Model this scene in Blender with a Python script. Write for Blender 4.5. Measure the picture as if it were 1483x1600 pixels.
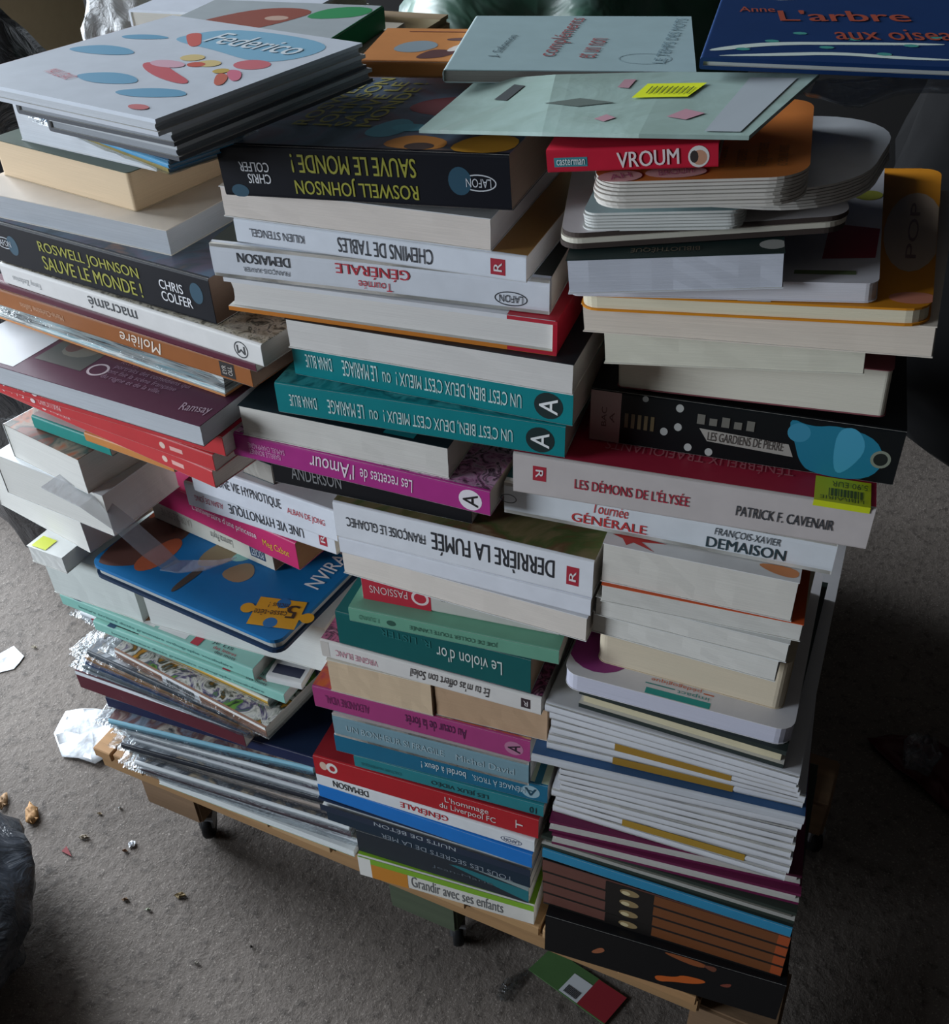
import bpy, bmesh, math, random
from mathutils import Vector, Matrix, noise
for o in list(bpy.data.objects): bpy.data.objects.remove(o)
SC = bpy.context.scene; COL = SC.collection
PI = math.pi; RNG = random.Random(11)
# ------------------------------------------------------------------ camera, world, light, exposure
def lin(h):
    h = h.lstrip('#'); v = [int(h[i:i+2], 16)/255 for i in (0, 2, 4)]
    return tuple(c/12.92 if c <= .04045 else ((c+.055)/1.055)**2.4 for c in v)+(1,)
cam = bpy.data.cameras.new('camera'); CAM = bpy.data.objects.new('camera', cam); COL.objects.link(CAM)
cam.sensor_fit = 'HORIZONTAL'; cam.sensor_width = 36; cam.lens = 36*1600/1483; cam.clip_start = .01
CAM.matrix_world = Matrix(((0.93422, -0.19804, 0.29666, 0.39127), (0.35557, 0.58295, -0.73057, -0.52855), (-0.02825, 0.78800, 0.61503, 0.98844), (0, 0, 0, 1)))
SC.camera = CAM
W = bpy.data.worlds.new('world'); SC.world = W; W.use_nodes = True
W.node_tree.nodes['Background'].inputs[0].default_value = (.62, .74, .95, 1)
W.node_tree.nodes['Background'].inputs[1].default_value = .5
SC.view_settings.view_transform = 'Standard'; SC.view_settings.look = 'None'
SC.view_settings.exposure = .08; SC.view_settings.gamma = 1; SC.view_settings.use_curve_mapping = False
def area(name, loc, target, sx, sy, power, col):
    l = bpy.data.lights.new(name, 'AREA'); l.shape = 'RECTANGLE'; l.size = sx; l.size_y = sy; l.energy = power; l.color = col
    o = bpy.data.objects.new(name, l); COL.objects.link(o); o.location = loc
    o.rotation_euler = (Vector(target)-Vector(loc)).to_track_quat('-Z', 'Y').to_euler(); return o
area('garage_door_daylight', (-3.25, 1.05, 1.25), (0, .05, .35), 2.0, 2.2, 400, (.84, .92, 1))
area('side_door_daylight', (-2.7, -1.75, 1.05), (0, .05, .5), 1.1, 1.0, 92, (.82, .91, 1))
# ------------------------------------------------------------------ materials
MATS = {}
def newmat(n):
    m = bpy.data.materials.new(n); m.use_nodes = True; nt = m.node_tree; return m, nt, nt.nodes['Principled BSDF']
def N(nt, t, **k):
    n = nt.nodes.new(t)
    for a, v in k.items(): setattr(n, a, v)
    return n
def ramp(nt, cols, const=False):
    r = N(nt, 'ShaderNodeValToRGB'); e = r.color_ramp.elements
    if const: r.color_ramp.interpolation = 'CONSTANT'
    n = len(cols)
    for i, c in enumerate(cols):
        p = i/n if const else i/max(1, n-1)
        if i < 2: e[i].position = p; e[i].color = lin(c)
        else: e.new(p).color = lin(c)
    return r
def noise_tex(nt, scale, vec_scale=(1, 1, 1), detail=3, rough=.55, dist=0):
    tc = N(nt, 'ShaderNodeTexCoord'); mp = N(nt, 'ShaderNodeMapping'); mp.inputs['Scale'].default_value = vec_scale
    n = N(nt, 'ShaderNodeTexNoise'); n.inputs['Scale'].default_value = scale; n.inputs['Detail'].default_value = detail
    n.inputs['Roughness'].default_value = rough; n.inputs['Distortion'].default_value = dist
    nt.links.new(tc.outputs['Object'], mp.inputs[0]); nt.links.new(mp.outputs[0], n.inputs['Vector']); return n
def mixcol(nt, fac, a, b):
    m = N(nt, 'ShaderNodeMix', data_type='RGBA'); nt.links.new(fac, m.inputs[0])
    m.inputs[6].default_value = a; m.inputs[7].default_value = b; return m.outputs[2]
def bump(nt, p, h, s, d=.001):
    b = N(nt, 'ShaderNodeBump'); b.inputs['Strength'].default_value = s; b.inputs['Distance'].default_value = d
    nt.links.new(h, b.inputs['Height']); nt.links.new(b.outputs[0], p.inputs['Normal'])
def shade(c, f): return tuple(min(1, x*f) for x in c[:3])+(1,)
def plain(h, rough=.5, key=None):           # lightly mottled card, cloth or painted surface
    k = ('plain', h, rough)
    if k in MATS: return MATS[k]
    m, nt, p = newmat('card_'+h); p.inputs['Specular IOR Level'].default_value = .22; c = lin(h); n = noise_tex(nt, 60)
    nt.links.new(mixcol(nt, n.outputs[0], shade(c, .9), shade(c, 1.08)), p.inputs['Base Color'])
    p.inputs['Roughness'].default_value = rough; MATS[k] = m; return m
def ink(h):
    k = ('ink', h)
    if k in MATS: return MATS[k]
    m, nt, p = newmat('ink_'+h); p.inputs['Base Color'].default_value = lin(h); p.inputs['Roughness'].default_value = .5; MATS[k] = m; return m
def pages(h):
    k = ('pages', h)
    if k in MATS: return MATS[k]
    m, nt, p = newmat('pages_'+h.strip('@')); n = noise_tex(nt, 1, (14, 14, 2600), 2)
    if h == '@pagemix':
        n = noise_tex(nt, 1, (30, 30, 900), 3); r = ramp(nt, ['6a7a86', 'd8dee0', '8fc0cc', 'e2e4e0', '4a5058', 'cfd6b8', 'dfe3e6']); nt.links.new(n.outputs[0], r.inputs[0]); nt.links.new(r.outputs[0], p.inputs['Base Color'])
    else:
        c = lin(h); nt.links.new(mixcol(nt, n.outputs[0], shade(c, .80), shade(c, 1.10)), p.inputs['Base Color'])
    bump(nt, p, n.outputs[0], .35, .0006); p.inputs['Roughness'].default_value = .85; MATS[k] = m; return m
ART = dict(scifi_sheen=(['2a3442', '3c4e5c', '52667a', '5c5668', '3a4854', '806050'], 14), blossom=(['3a1c34', '5e2a48', 'c06a90', '2c1830', 'd89ab4', '4a2440'], 60), flame=(['d8b070', 'c88a3c', 'd06a3a', 'b84a5a', 'e0c08a', 'a03a4a'], 22),  # first ramp lightened: a glossy sky reflection is put into the cover colour
  meadow=(['4a4a30', '6e6a40', '8a7a58', '5c6a3c', '7a5a40', '9a8a6a'], 16), pinkzig=(['e0a8cc', '3a1a30', 'e8c0dc', 'd890c0', '2c1424', 'e6b8d6'], 90), tealwave=(['1f9aa0', '158a90', '4ab4b8', '0f7078', '2aa0a6', '157e86'], 26),
  comicA=(['5a3a38', '5e5a52', '7a4030', '3a4440', '8a7c6c', 'a05c3a', '3a4034', '6a6458'], 16), knots=(['cfc8b8', '3a3a34', 'b8b09c', 'd8d2c4', '4a4840', 'c4bca8'], 110), flower=(['1f2420', 'd0902a', '1c2a1c', 'd8d4cc', '4a3a6a', '6a9a3a', '20261e'], 34),
  mag1=(['8a929a', 'c8ccd0', '4a525c', 'b8a890', '6a7a8a'], 20), mag2=(['3a4450', '8a98a8', '6a4a4a', 'c0b8ac', '2a3038'], 24), mag3=(['7fa8b8', 'd0d4d4', '5a4a58', 'a8b0b4', '3a5060'], 18))
def art(name):
    k = ('art', name)
    if k in MATS: return MATS[k]
    cols, s = ART[name]; m, nt, p = newmat('printed_'+name); n = noise_tex(nt, s, (1, 1, .2), 4, .6, 1.2)
    st = N(nt, 'ShaderNodeMapRange'); st.inputs[1].default_value = .28; st.inputs[2].default_value = .72
    r = ramp(nt, cols); nt.links.new(n.outputs[0], st.inputs[0]); nt.links.new(st.outputs[0], r.inputs[0]); nt.links.new(r.outputs[0], p.inputs['Base Color'])
    p.inputs['Roughness'].default_value = .35; MATS[k] = m; return m
def cov(h, gl=.42): return art(h[1:]) if h.startswith('@') else plain(h, gl)
def film_mat():
    if 'film' in MATS: return MATS['film']
    m, nt, p = newmat('clear_film'); out = nt.nodes['Material Output']; nt.nodes.remove(p)
    n = noise_tex(nt, 55, (1, 1, 1), 4, .6, .8); b = N(nt, 'ShaderNodeBump'); b.inputs['Strength'].default_value = .9; b.inputs['Distance'].default_value = .004
    nt.links.new(n.outputs[0], b.inputs['Height'])
    tr = N(nt, 'ShaderNodeBsdfTransparent'); tr.inputs[0].default_value = (.93, .95, .96, 1)
    gl = N(nt, 'ShaderNodeBsdfGlossy'); gl.inputs['Roughness'].default_value = .22; gl.inputs[0].default_value = (.62, .64, .66, 1); nt.links.new(b.outputs[0], gl.inputs['Normal'])
    lw = N(nt, 'ShaderNodeFresnel'); lw.inputs[0].default_value = 1.6; nt.links.new(b.outputs[0], lw.inputs['Normal'])
    mr = N(nt, 'ShaderNodeMapRange'); mr.inputs[3].default_value = .03; mr.inputs[4].default_value = .55; nt.links.new(lw.outputs[0], mr.inputs[0])
    mx = N(nt, 'ShaderNodeMixShader'); nt.links.new(mr.outputs[0], mx.inputs[0]); nt.links.new(tr.outputs[0], mx.inputs[1]); nt.links.new(gl.outputs[0], mx.inputs[2])
    nt.links.new(mx.outputs[0], out.inputs[0]); MATS['film'] = m; return m
def sack_mat(name, h, rough, alpha=1.0, bs=.6):
    m, nt, p = newmat(name); c = lin(h); n = noise_tex(nt, 16, (1, 1, 1), 5, .6, 1.0)
    nt.links.new(mixcol(nt, n.outputs[0], shade(c, .7), shade(c, 1.3)), p.inputs['Base Color']); p.inputs['Roughness'].default_value = rough
    bump(nt, p, n.outputs[0], bs, .02)
    if alpha < 1: p.inputs['Alpha'].default_value = alpha
    return m
def wood_mat(h, name='wood'):
    k = ('wood', h)
    if k in MATS: return MATS[k]
    m, nt, p = newmat(name); c = lin(h); n = noise_tex(nt, 6, (1, 14, 14), 5, .6, .6)
    nt.links.new(mixcol(nt, n.outputs[0], shade(c, .62), shade(c, 1.25)), p.inputs['Base Color']); bump(nt, p, n.outputs[0], .3, .002)
    p.inputs['Roughness'].default_value = .8; MATS[k] = m; return m
# ------------------------------------------------------------------ object helpers
def link(name, me, parent=None):
    o = bpy.data.objects.new(name, me); COL.objects.link(o)
    if parent: o.parent = parent
    return o
def tag(o, label, cat, group=None):
    o['label'] = label; o['category'] = cat
    if group: o['group'] = group
    return o
def mesh(name, verts, faces, mats, idx=None, smooth=False):
    me = bpy.data.meshes.new(name); me.from_pydata([tuple(v) for v in verts], [], faces)
    for m in mats: me.materials.append(m)
    if idx: me.polygons.foreach_set('material_index', idx)
    if smooth: me.polygons.foreach_set('use_smooth', [True]*len(faces))
    me.update(); return me
def prism(name, pts, z0, z1, mats, idx_top=0, idx_side=0):       # flat outline (counter-clockwise) given thickness
    n = len(pts); v = [(x, y, z0) for x, y in pts]+[(x, y, z1) for x, y in pts]
    f = [tuple(range(n-1, -1, -1)), tuple(range(n, 2*n))]+[(i, (i+1) % n, n+(i+1) % n, n+i) for i in range(n)]
    return mesh(name, v, f, mats, [idx_top, idx_top]+[idx_side]*n)
def rrect(w, d, r, k=5, x0=0, y0=0):
    p = []
    for cx, cy, a in ((w-r, r, -90), (w-r, d-r, 0), (r, d-r, 90), (r, r, 180)):
        for i in range(k+1):
            t = math.radians(a+90*i/k); p.append((x0+cx+r*math.cos(t), y0+cy+r*math.sin(t)))
    return p
def boxm(name, a, b, mats): return prism(name, [(a[0], a[1]), (b[0], a[1]), (b[0], b[1]), (a[0], b[1])], a[2], b[2], mats)
def bevel_box(name, a, b, mat, bev=.003, seg=2):
    bm = bmesh.new(); bmesh.ops.create_cube(bm, size=1)
    for v in bm.verts: v.co = Vector(((a[i]+b[i])/2+v.co[i]*(b[i]-a[i]) for i in range(3)))
    bmesh.ops.bevel(bm, geom=bm.edges[:], offset=bev, segments=seg, affect='EDGES')
    me = bpy.data.meshes.new(name); bm.to_mesh(me); bm.free(); me.materials.append(mat); return me
TEXTS = []
# ------------------------------------------------------------------ book builder
def c_cover(w, d, t, c, hard, rnd_, mats):                       # boards and spine as one bent sheet, spine at y=0
    r = max(.0006, min(rnd_, t*.45)); out = []; K = 4
    out.append((d, 0)); out.append((r, 0))
    for i in range(1, K+1): a = math.radians(-90-90*i/K); out.append((r+r*math.cos(a), r+r*math.sin(a)))
    for i in range(0, K+1): a = math.radians(180-90*i/K); out.append((r+r*math.cos(a), t-r+r*math.sin(a)))
    out.append((d, t)); inn = [(d, t-c), (c, t-c), (c, c), (d, c)]
    prof = out+inn; n = len(prof); no = len(out)
    v = [(0, y, z) for y, z in prof]+[(w, y, z) for y, z in prof]; f = []; idx = []
    for i in range(n):
        j = (i+1) % n; f.append((i, j, n+j, n+i))
        m = 2 if i == 0 else 1 if i >= no-2 and i < no-1 else 0
        if i >= no-1: m = 3
        if i == no-1: m = 1
        if i == n-1: m = 2
        idx.append(m)
    # end caps as quads strips (three flat strips)
    for base, flip in ((0, 0), (n, 1)):
        bot = [base+0, base+1]+[base+n-1]; caps = []
        caps.append((base+0, base+1, base+n-2, base+n-1)); caps.append((base+no-2, base+no-1, base+no, base+no+1))
        caps.append(tuple(base+i for i in range(1, no-1))+(base+no+1, base+no+2))
        for q, mi in zip(caps, (2, 1, 0)): f.append(tuple(reversed(q)) if not flip else q); idx.append(mi)
    me = mesh('cover', v, f, mats, idx)
    bm = bmesh.new(); bm.from_mesh(me); bmesh.ops.recalc_face_normals(bm, faces=bm.faces[:]); bm.to_mesh(me); bm.free(); return me
def face_map(face, w, d, t, lift):
    if face == 'F': return lambda u, v: (u, -lift, v), w, t
    return lambda u, v: (u, v, t+lift), w, d
def flat(name, root, pts, face, w, d, t, lift, colr, th=.00012):
    fm, fw, fh = face_map(face, w, d, t, 0); n = len(pts)
    top = [fm(*p) for p in pts]; dl = (0, -lift, 0) if face == 'F' else (0, 0, lift)
    v = [tuple(a[i]+dl[i] for i in range(3)) for a in top]
    me = mesh(name, v, [tuple(range(n))], [colr if not isinstance(colr, str) else ink(colr)]); return link(name, me, root)
def text_job(root, face, w, d, t, box, rot, colr, txt, part, bold, shear, lift):
    TEXTS.append((root, face, (w, d, t), box, rot, colr, txt, part, bold, shear, lift))
SHARP = {'teal_wedge', 'pale_bar', 'title_ribbon', 'red_label', 'arrow_print', 'cover_check'}
def chaikin(p, k=2):
    for _ in range(k):
        q = []
        for a, c in zip(p, p[1:]+p[:1]): q += [(a[0]*.75+c[0]*.25, a[1]*.75+c[1]*.25), (a[0]*.25+c[0]*.75, a[1]*.25+c[1]*.75)]
        p = q
    return p
def make_deco(root, b, w, d, t):
    lift = {'F': .0001, 'T': .0001}
    for q in b['deco']:
        k = q[0]
        if k == 'T':
            _, f, u0, v0, u1, v1, rot, c, txt, part, bold, sh = q; fh = t if f == 'F' else d
            text_job(root, f, w, d, t, (u0*w, v0*fh, u1*w, v1*fh), rot, c, txt, part, bold, sh, .00036)
        elif k == 'TA':
            _, f, u, v, r, rot, c, txt, part = q; fh = t if f == 'F' else d; r = min(r, t*.42)
            text_job(root, f, w, d, t, (u*w-r*.8, v*fh-r*.75, u*w+r*.8, v*fh+r*.75), rot, c, txt, part, .01, 0, .00036)
        elif k == 'TC':
            _, f, u, v, ru, rv, rot, c, txt, part = q; fh = t if f == 'F' else d
            text_job(root, f, w, d, t, (u*w-ru*.62, v*fh-rv*.55, u*w+ru*.62, v*fh+rv*.55), rot, c, txt, part, 0, 0, .00036)
        elif k == 'R':
            _, f, u0, v0, u1, v1, c, part = q; fh = t if f == 'F' else d; e = .0002; lift[f] += .000012
            flat(part, root, [(max(u0*w, e), max(v0*fh, e)), (min(u1*w, w-e), max(v0*fh, e)), (min(u1*w, w-e), min(v1*fh, fh-e)), (max(u0*w, e), min(v1*fh, fh-e))], f, w, d, t, lift[f], c)
        elif k == 'O':
            _, f, u, v, ru, rv, c, part, n = q; fh = t if f == 'F' else d; lift[f] += .000012; e = .0002
            if f == 'F': rv = min(rv, t*.46)
            flat(part, root, [(min(max(u*w+ru*math.cos(2*PI*i/n), e), w-e), min(max(v*fh+rv*math.sin(2*PI*i/n), e), fh-e)) for i in range(n)], f, w, d, t, lift[f], c)
        elif k == 'Q':
            _, f, u, v, ru, rv, th, c, part, n = q; fh = t if f == 'F' else d; lift[f] += .000012
            if f == 'F': rv = min(rv, t*.44)
            fm, _, _ = face_map(f, w, d, t, lift[f]); V = []
            for i in range(n):
                a = 2*PI*i/n
                V.append(fm(u*w+ru*math.cos(a), v*fh+rv*math.sin(a))); V.append(fm(u*w+(ru-th)*math.cos(a), v*fh+(rv-th)*math.sin(a)))
            link(part, mesh(part, V, [(2*i, 2*((i+1) % n), 2*((i+1) % n)+1, 2*i+1) for i in range(n)], [ink(c)]), root)
        elif k == 'Z':
            _, f, pts, c, part = q; fh = t if f == 'F' else d; lift[f] += .000012; e = .0002; pts = pts if part in SHARP else chaikin(list(pts))
            flat(part, root, [(min(max(u*w, e), w-e), min(max(v*fh, e), fh-e)) for u, v in pts], f, w, d, t, lift[f], c)
        elif k == 'BAR':
            _, f, u0, v0, u1, v1 = q; fh = t if f == 'F' else d; lift[f] += .000012; V = []; F = []; x = u0*w; R2 = random.Random(7)
            fm, _, _ = face_map(f, w, d, t, lift[f]+.0002)
            while x < u1*w:
                bw = R2.choice((.0006, .0009, .0015)); n = len(V); V += [fm(x, v0*fh), fm(x+bw, v0*fh), fm(x+bw, v1*fh), fm(x, v1*fh)]; F.append((n, n+1, n+2, n+3)); x += bw+R2.choice((.0006, .001))
            o = link('barcode', mesh('barcode', V, F, [ink('3a3c40')]), root); o['kind'] = 'stuff'
        elif k == 'STICK':                                        # price sticker folded over the front edge
            _, u0, u1, v0, v1, zlow = q; l = .0006; x0, x1 = u0*w, u1*w-.001
            V = [(x0, -l, t*zlow), (x1, -l, t*zlow), (x1, -l, t+l), (x0, -l, t+l), (x1, v1*d, t+l), (x0, v1*d, t+l)]
            s = link('price_sticker', mesh('price_sticker', V, [(0, 1, 2, 3), (3, 2, 4, 5)], [ink('d2dc1e')]), root); s['label'] = 'bright yellow price sticker'
            V = []; F = []; R2 = random.Random(3); x = x0+.25*(x1-x0)
            while x < x0+.86*(x1-x0):
                bw = R2.choice((.0006, .001, .0014)); n = len(V); y0, y1 = .006, v1*d*.55; V += [(x, y0, t+l+.0002), (x+bw, y0, t+l+.0002), (x+bw, y1, t+l+.0002), (x, y1, t+l+.0002)]; F.append((n, n+1, n+2, n+3)); x += bw+.0008
            bo = link('barcode', mesh('barcode', V, F, [ink('55601c')]), s); bo['kind'] = 'stuff'
            text_job(s, 'T', w, d, t, (x0+.3*(x1-x0), v1*d*.62, x1-.002, v1*d*.85), 180, '55601c', '5.90 EUR', 'price_lettering', 0, 0, l+.0005)
            text_job(s, 'T', w, d, t, (x0+.1*(x1-x0), .0015, x1-.004, .005), 180, '55601c', 'LIBRAIRIE', 'price_lettering', 0, 0, l+.0005)
        elif k == 'STICK2':
            _, u0, u1, v0, v1 = q; flat('price_sticker', root, [(u0*w, v0*d), (u1*w, v0*d), (u1*w, v1*d), (u0*w, v1*d)], 'T', w, d, t, .0006, 'd2dc3a')
        elif k == 'MARKS':
            for j in range(2): flat('publisher_mark', root, [((q[1]+.012*j)*w+.003*math.cos(a*PI/6), t*(.66-.3*j)+.0022*math.sin(a*PI/6)) for a in range(12)], 'F', w, d, t, .0004, 'e6d2d2')
        elif k == 'JIG':
            _, u, v, s = q; P = []; cx, cy = u*w, v*d
            ro = math.radians(18); cr, sr = math.cos(ro), math.sin(ro); h = s/2
            def rp(x, y): return (cx+x*cr-y*sr, cy+x*sr+y*cr)
            def disc(x, y, r): return [rp(x+r*math.cos(i*PI/9), y+r*math.sin(i*PI/9)) for i in range(18)]
            flat('jigsaw_badge', root, [rp(-h*1.25, -h), rp(h*1.25, -h), rp(h*1.25, h), rp(-h*1.25, h)], 'T', w, d, t, .0005, 'dda21e')
            for kx in (-1, 1):
                flat('badge_knob', root, disc(kx*h*1.62, -.1*kx*h, .36*h), 'T', w, d, t, .00052, 'dda21e')
                flat('badge_knob', root, [rp(kx*h*1.2, -.1*kx*h-.2*h), rp(kx*h*1.5, -.1*kx*h-.2*h), rp(kx*h*1.5, -.1*kx*h+.2*h), rp(kx*h*1.2, -.1*kx*h+.2*h)][::kx], 'T', w, d, t, .00051, 'dda21e')
                flat('badge_notch', root, disc(.1*kx*h, kx*h*.72, .36*h), 'T', w, d, t, .00054, '1d72ae')
            text_job(root, 'T', w, d, t, (cx+.006, cy-.001, cx+.017, cy+.0155), 200, '3a3020', '5', 'badge_number', .02, 0, .0008)
            text_job(root, 'T', w, d, t, (cx-.014, cy+.0045, cx+.005, cy+.0115), 200, '3a3020', 'inclus !', 'badge_lettering', 0, 0, .0008)
            text_job(root, 'T', w, d, t, (cx-.021, cy-.007, cx+.010, cy+.0005), 200, '3a3020', 'casse-tête', 'badge_lettering', 0, 0, .0008)
def round_corner_box(w, d, t, r, name, mats): return prism(name, rrect(w, d, r), 0, t, mats)
def film_part(root, w, d, t, seed, over=.0):
    R2 = random.Random(seed); nx, ny = 14, 8; l, rr, fr, bk = .008+R2.random()*.014, .008, .0045, .006; V = []; F = []
    for top in (0, 1):
        for j in range(ny+1):
            for i in range(nx+1):
                x = -l+(w+l+rr)*i/nx; y = -fr+(d+fr+bk)*j/ny; inside = 0 <= x <= w and 0 <= y <= d
                edge = i in (0, nx) or j in (0, ny)
                z = t*.5 if edge else ((t+.00015+R2.random()*.0003) if top else -.0001)
                if edge: z += R2.uniform(-.07, .07)*t; y += R2.uniform(-.0012, .001) if j == 0 else 0
                if i == 0: x += R2.uniform(-.0025, .0025)
                V.append((x, y, z))
    n = (nx+1)*(ny+1)
    for top in (0, 1):
        for j in range(ny):
            for i in range(nx):
                a = top*n+j*(nx+1)+i; q = (a, a+1, a+nx+2, a+nx+1); F.append(q if top else tuple(reversed(q)))
    me = mesh('clear_film', V, F, [film_mat()], smooth=True); o = link('clear_film', me, root); o['label'] = 'crinkled clear plastic film'
def book(b):
    name, w, d, t = b['name'], b['W'], b['d'], b['t']
    root = bpy.data.objects.new(name, None); COL.objects.link(root); root.empty_display_size = .02
    root.location = b['P']; root.rotation_euler = (0, -b.get('tilt', 0), b['yawr'])
    tag(root, b['label'], b.get('cat', 'book'), b['group'])
    c = b['hard'] or .0006; ov = .003 if b['hard'] > .0025 else .0012 if b['hard'] else .0007; sp = b['sp']
    cs, ct, cb = cov(b['cov']), cov(b['top']), cov(b['bot']); pm = pages(b['pg']); rd = b.get('round', .0022 if not b['hard'] else .0015)
    L, D = (w, d) if sp in 'FB' else (d, w)
    if b.get('corner'):
        r = b['corner']
        link('cover_board', round_corner_box(w, d, c, r, 'cover_board', [cb]), root)
        o = link('cover_board', round_corner_box(w, d, c, r, 'cover_board', [ct]), root); o.location = (0, 0, t-c)
        pb = link('page_block', prism('page_block', rrect(w-2*ov, d-ov-.001, max(.002, r-ov), 5, ov, ov), c, t-c, [pm]), root)
        sx = link('spine', boxm('spine', (r, d-.0006, 0), (w-r, d+.0006, t), [cs]), root)
    else:
        me = c_cover(L, D, t, c, b['hard'], rd, [cs, ct, cb, plain('d8d6d0', .7)]); co = link('cover', me, root)
        pb = link('page_block', page_mesh(L, D, t, c, ov, b['hard'], pm, hash_(b['id'])), root)
        a, dx, dy = {'F': (0, 0, 0), 'B': (PI, w, d), 'L': (-PI/2, 0, d), 'R': (PI/2, w, 0)}[sp]
        for o in (co, pb): o.rotation_euler = (0, 0, a); o.location = (dx, dy, 0)
    if b.get('film'): film_part(root, w, d, t, hash_(b['id']))
    make_deco(root, b, w, d, t)
    return root
def hash_(s): return sum(ord(ch)*(i+3) for i, ch in enumerate(s))
def page_mesh(L, D, t, c, ov, hard, pm, seed):                    # page block with a slightly uneven fore edge
    R2 = random.Random(seed); n = 10; V = []; F = []; z0, z1 = c*1.02, t-c*1.02; zs = [z0, z0+(z1-z0)*.33, z0+(z1-z0)*.66, z1]
    for i in range(n+1):
        x = ov+(L-2*ov)*i/n
        for j, z in enumerate(zs):
            e = (-.0016*math.sin(PI*j/3) if hard else 0)+R2.uniform(-.0004, .0002)
            V.append((x, D-ov+e, z))
        for z in reversed(zs): V.append((x, c, z))
    m = 8
    for i in range(n):
        for j in range(m): F.append((i*m+j, i*m+(j+1) % m, (i+1)*m+(j+1) % m, (i+1)*m+j))
    F.append(tuple(range(m))); F.append(tuple(n*m+j for j in range(m-1, -1, -1)))
    me = mesh('page_block', V, F, [pm]); bm = bmesh.new(); bm.from_mesh(me); bmesh.ops.recalc_face_normals(bm, faces=bm.faces[:]); bm.to_mesh(me); bm.free(); return me
def board_book(label, P, yaw, w, d, t, r, n, top, leaf, tilt=0, group='books in the right stack', deco=(), name='board_book', boards=None):
    root = bpy.data.objects.new(name, None); COL.objects.link(root); root.location = P; root.rotation_euler = (0, -tilt, yaw); tag(root, label, 'book', group)
    th = t/n; R2 = random.Random(int(w*1e5)); ml = plain(leaf, .6)
    for i in range(n):
        last = i == n-1; off = R2.uniform(-.0008, .0008)
        mt = plain(top, .4) if last else plain(boards, .5) if boards and i == 0 else ml
        me = prism('board_page', rrect(w, d, r, 8), 0, th*(.74 if n > 3 else .97), [mt, plain(boards, .5) if boards and i in (0, n-1) else ml], 0, 1)
        o = link('board_page' if 0 < i < n-1 else 'cover_board', me, root); o.location = (off, off, i*th+th*.13)
    make_deco(root, dict(deco=deco), w, d, t)
    return root
# ------------------------------------------------------------------ the setting
Z0 = -.13
def struct(name, me):
    o = link(name, me); o['kind'] = 'structure'; return o
def floor_mat():
    m, nt, p = newmat('stained_concrete')
    a = noise_tex(nt, 3.2, (1, 1, 1), 5, .6, .4); b = noise_tex(nt, 75, (1, 1, 1), 4, .7); c = noise_tex(nt, 420, (1, 1, 1), 2, .5)
    r = ramp(nt, ['49423d', '6c635c', '58504a', '7c746c']); nt.links.new(a.outputs[0], r.inputs[0])
    mr = N(nt, 'ShaderNodeMapRange'); mr.inputs[1].default_value = .52; mr.inputs[2].default_value = .72; nt.links.new(b.outputs[0], mr.inputs[0])
    mx = N(nt, 'ShaderNodeMix', data_type='RGBA'); nt.links.new(mr.outputs[0], mx.inputs[0]); nt.links.new(r.outputs[0], mx.inputs[6]); mx.inputs[7].default_value = lin('3c3530')
    m2 = N(nt, 'ShaderNodeMapRange'); m2.inputs[1].default_value = .60; m2.inputs[2].default_value = .72; nt.links.new(c.outputs[0], m2.inputs[0])
    my = N(nt, 'ShaderNodeMix', data_type='RGBA'); nt.links.new(m2.outputs[0], my.inputs[0]); nt.links.new(mx.outputs[2], my.inputs[6]); my.inputs[7].default_value = lin('877e76')
    nt.links.new(my.outputs[2], p.inputs['Base Color']); p.inputs['Roughness'].default_value = .82
    bump(nt, p, b.outputs[0], .5, .004); return m
struct('floor', boxm('floor', (-3.6, -2.8, Z0-.05), (2.2, 2.4, Z0), [floor_mat()]))
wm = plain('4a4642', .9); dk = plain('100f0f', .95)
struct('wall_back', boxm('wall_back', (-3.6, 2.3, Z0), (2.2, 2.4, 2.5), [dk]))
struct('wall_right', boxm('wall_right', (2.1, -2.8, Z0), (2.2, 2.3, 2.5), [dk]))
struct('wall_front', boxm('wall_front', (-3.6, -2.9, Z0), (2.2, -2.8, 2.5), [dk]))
struct('ceiling', boxm('ceiling', (-3.6, -2.9, 2.5), (2.2, 2.4, 2.6), [wm]))
for n_, y0, y1, z0_ in (('wall_left', -2.8, 2.3, 2.0), ('trim_1', -2.8, -2.62, Z0), ('trim_2', -.65, -.15, Z0), ('trim_3', 2.12, 2.3, Z0)):   # lintel and posts around the open doorways
    struct(n_, boxm(n_, (-3.6, y0, z0_), (-3.5, y1, 2.5 if z0_ > 0 else 2.0), [wm]))
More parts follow.
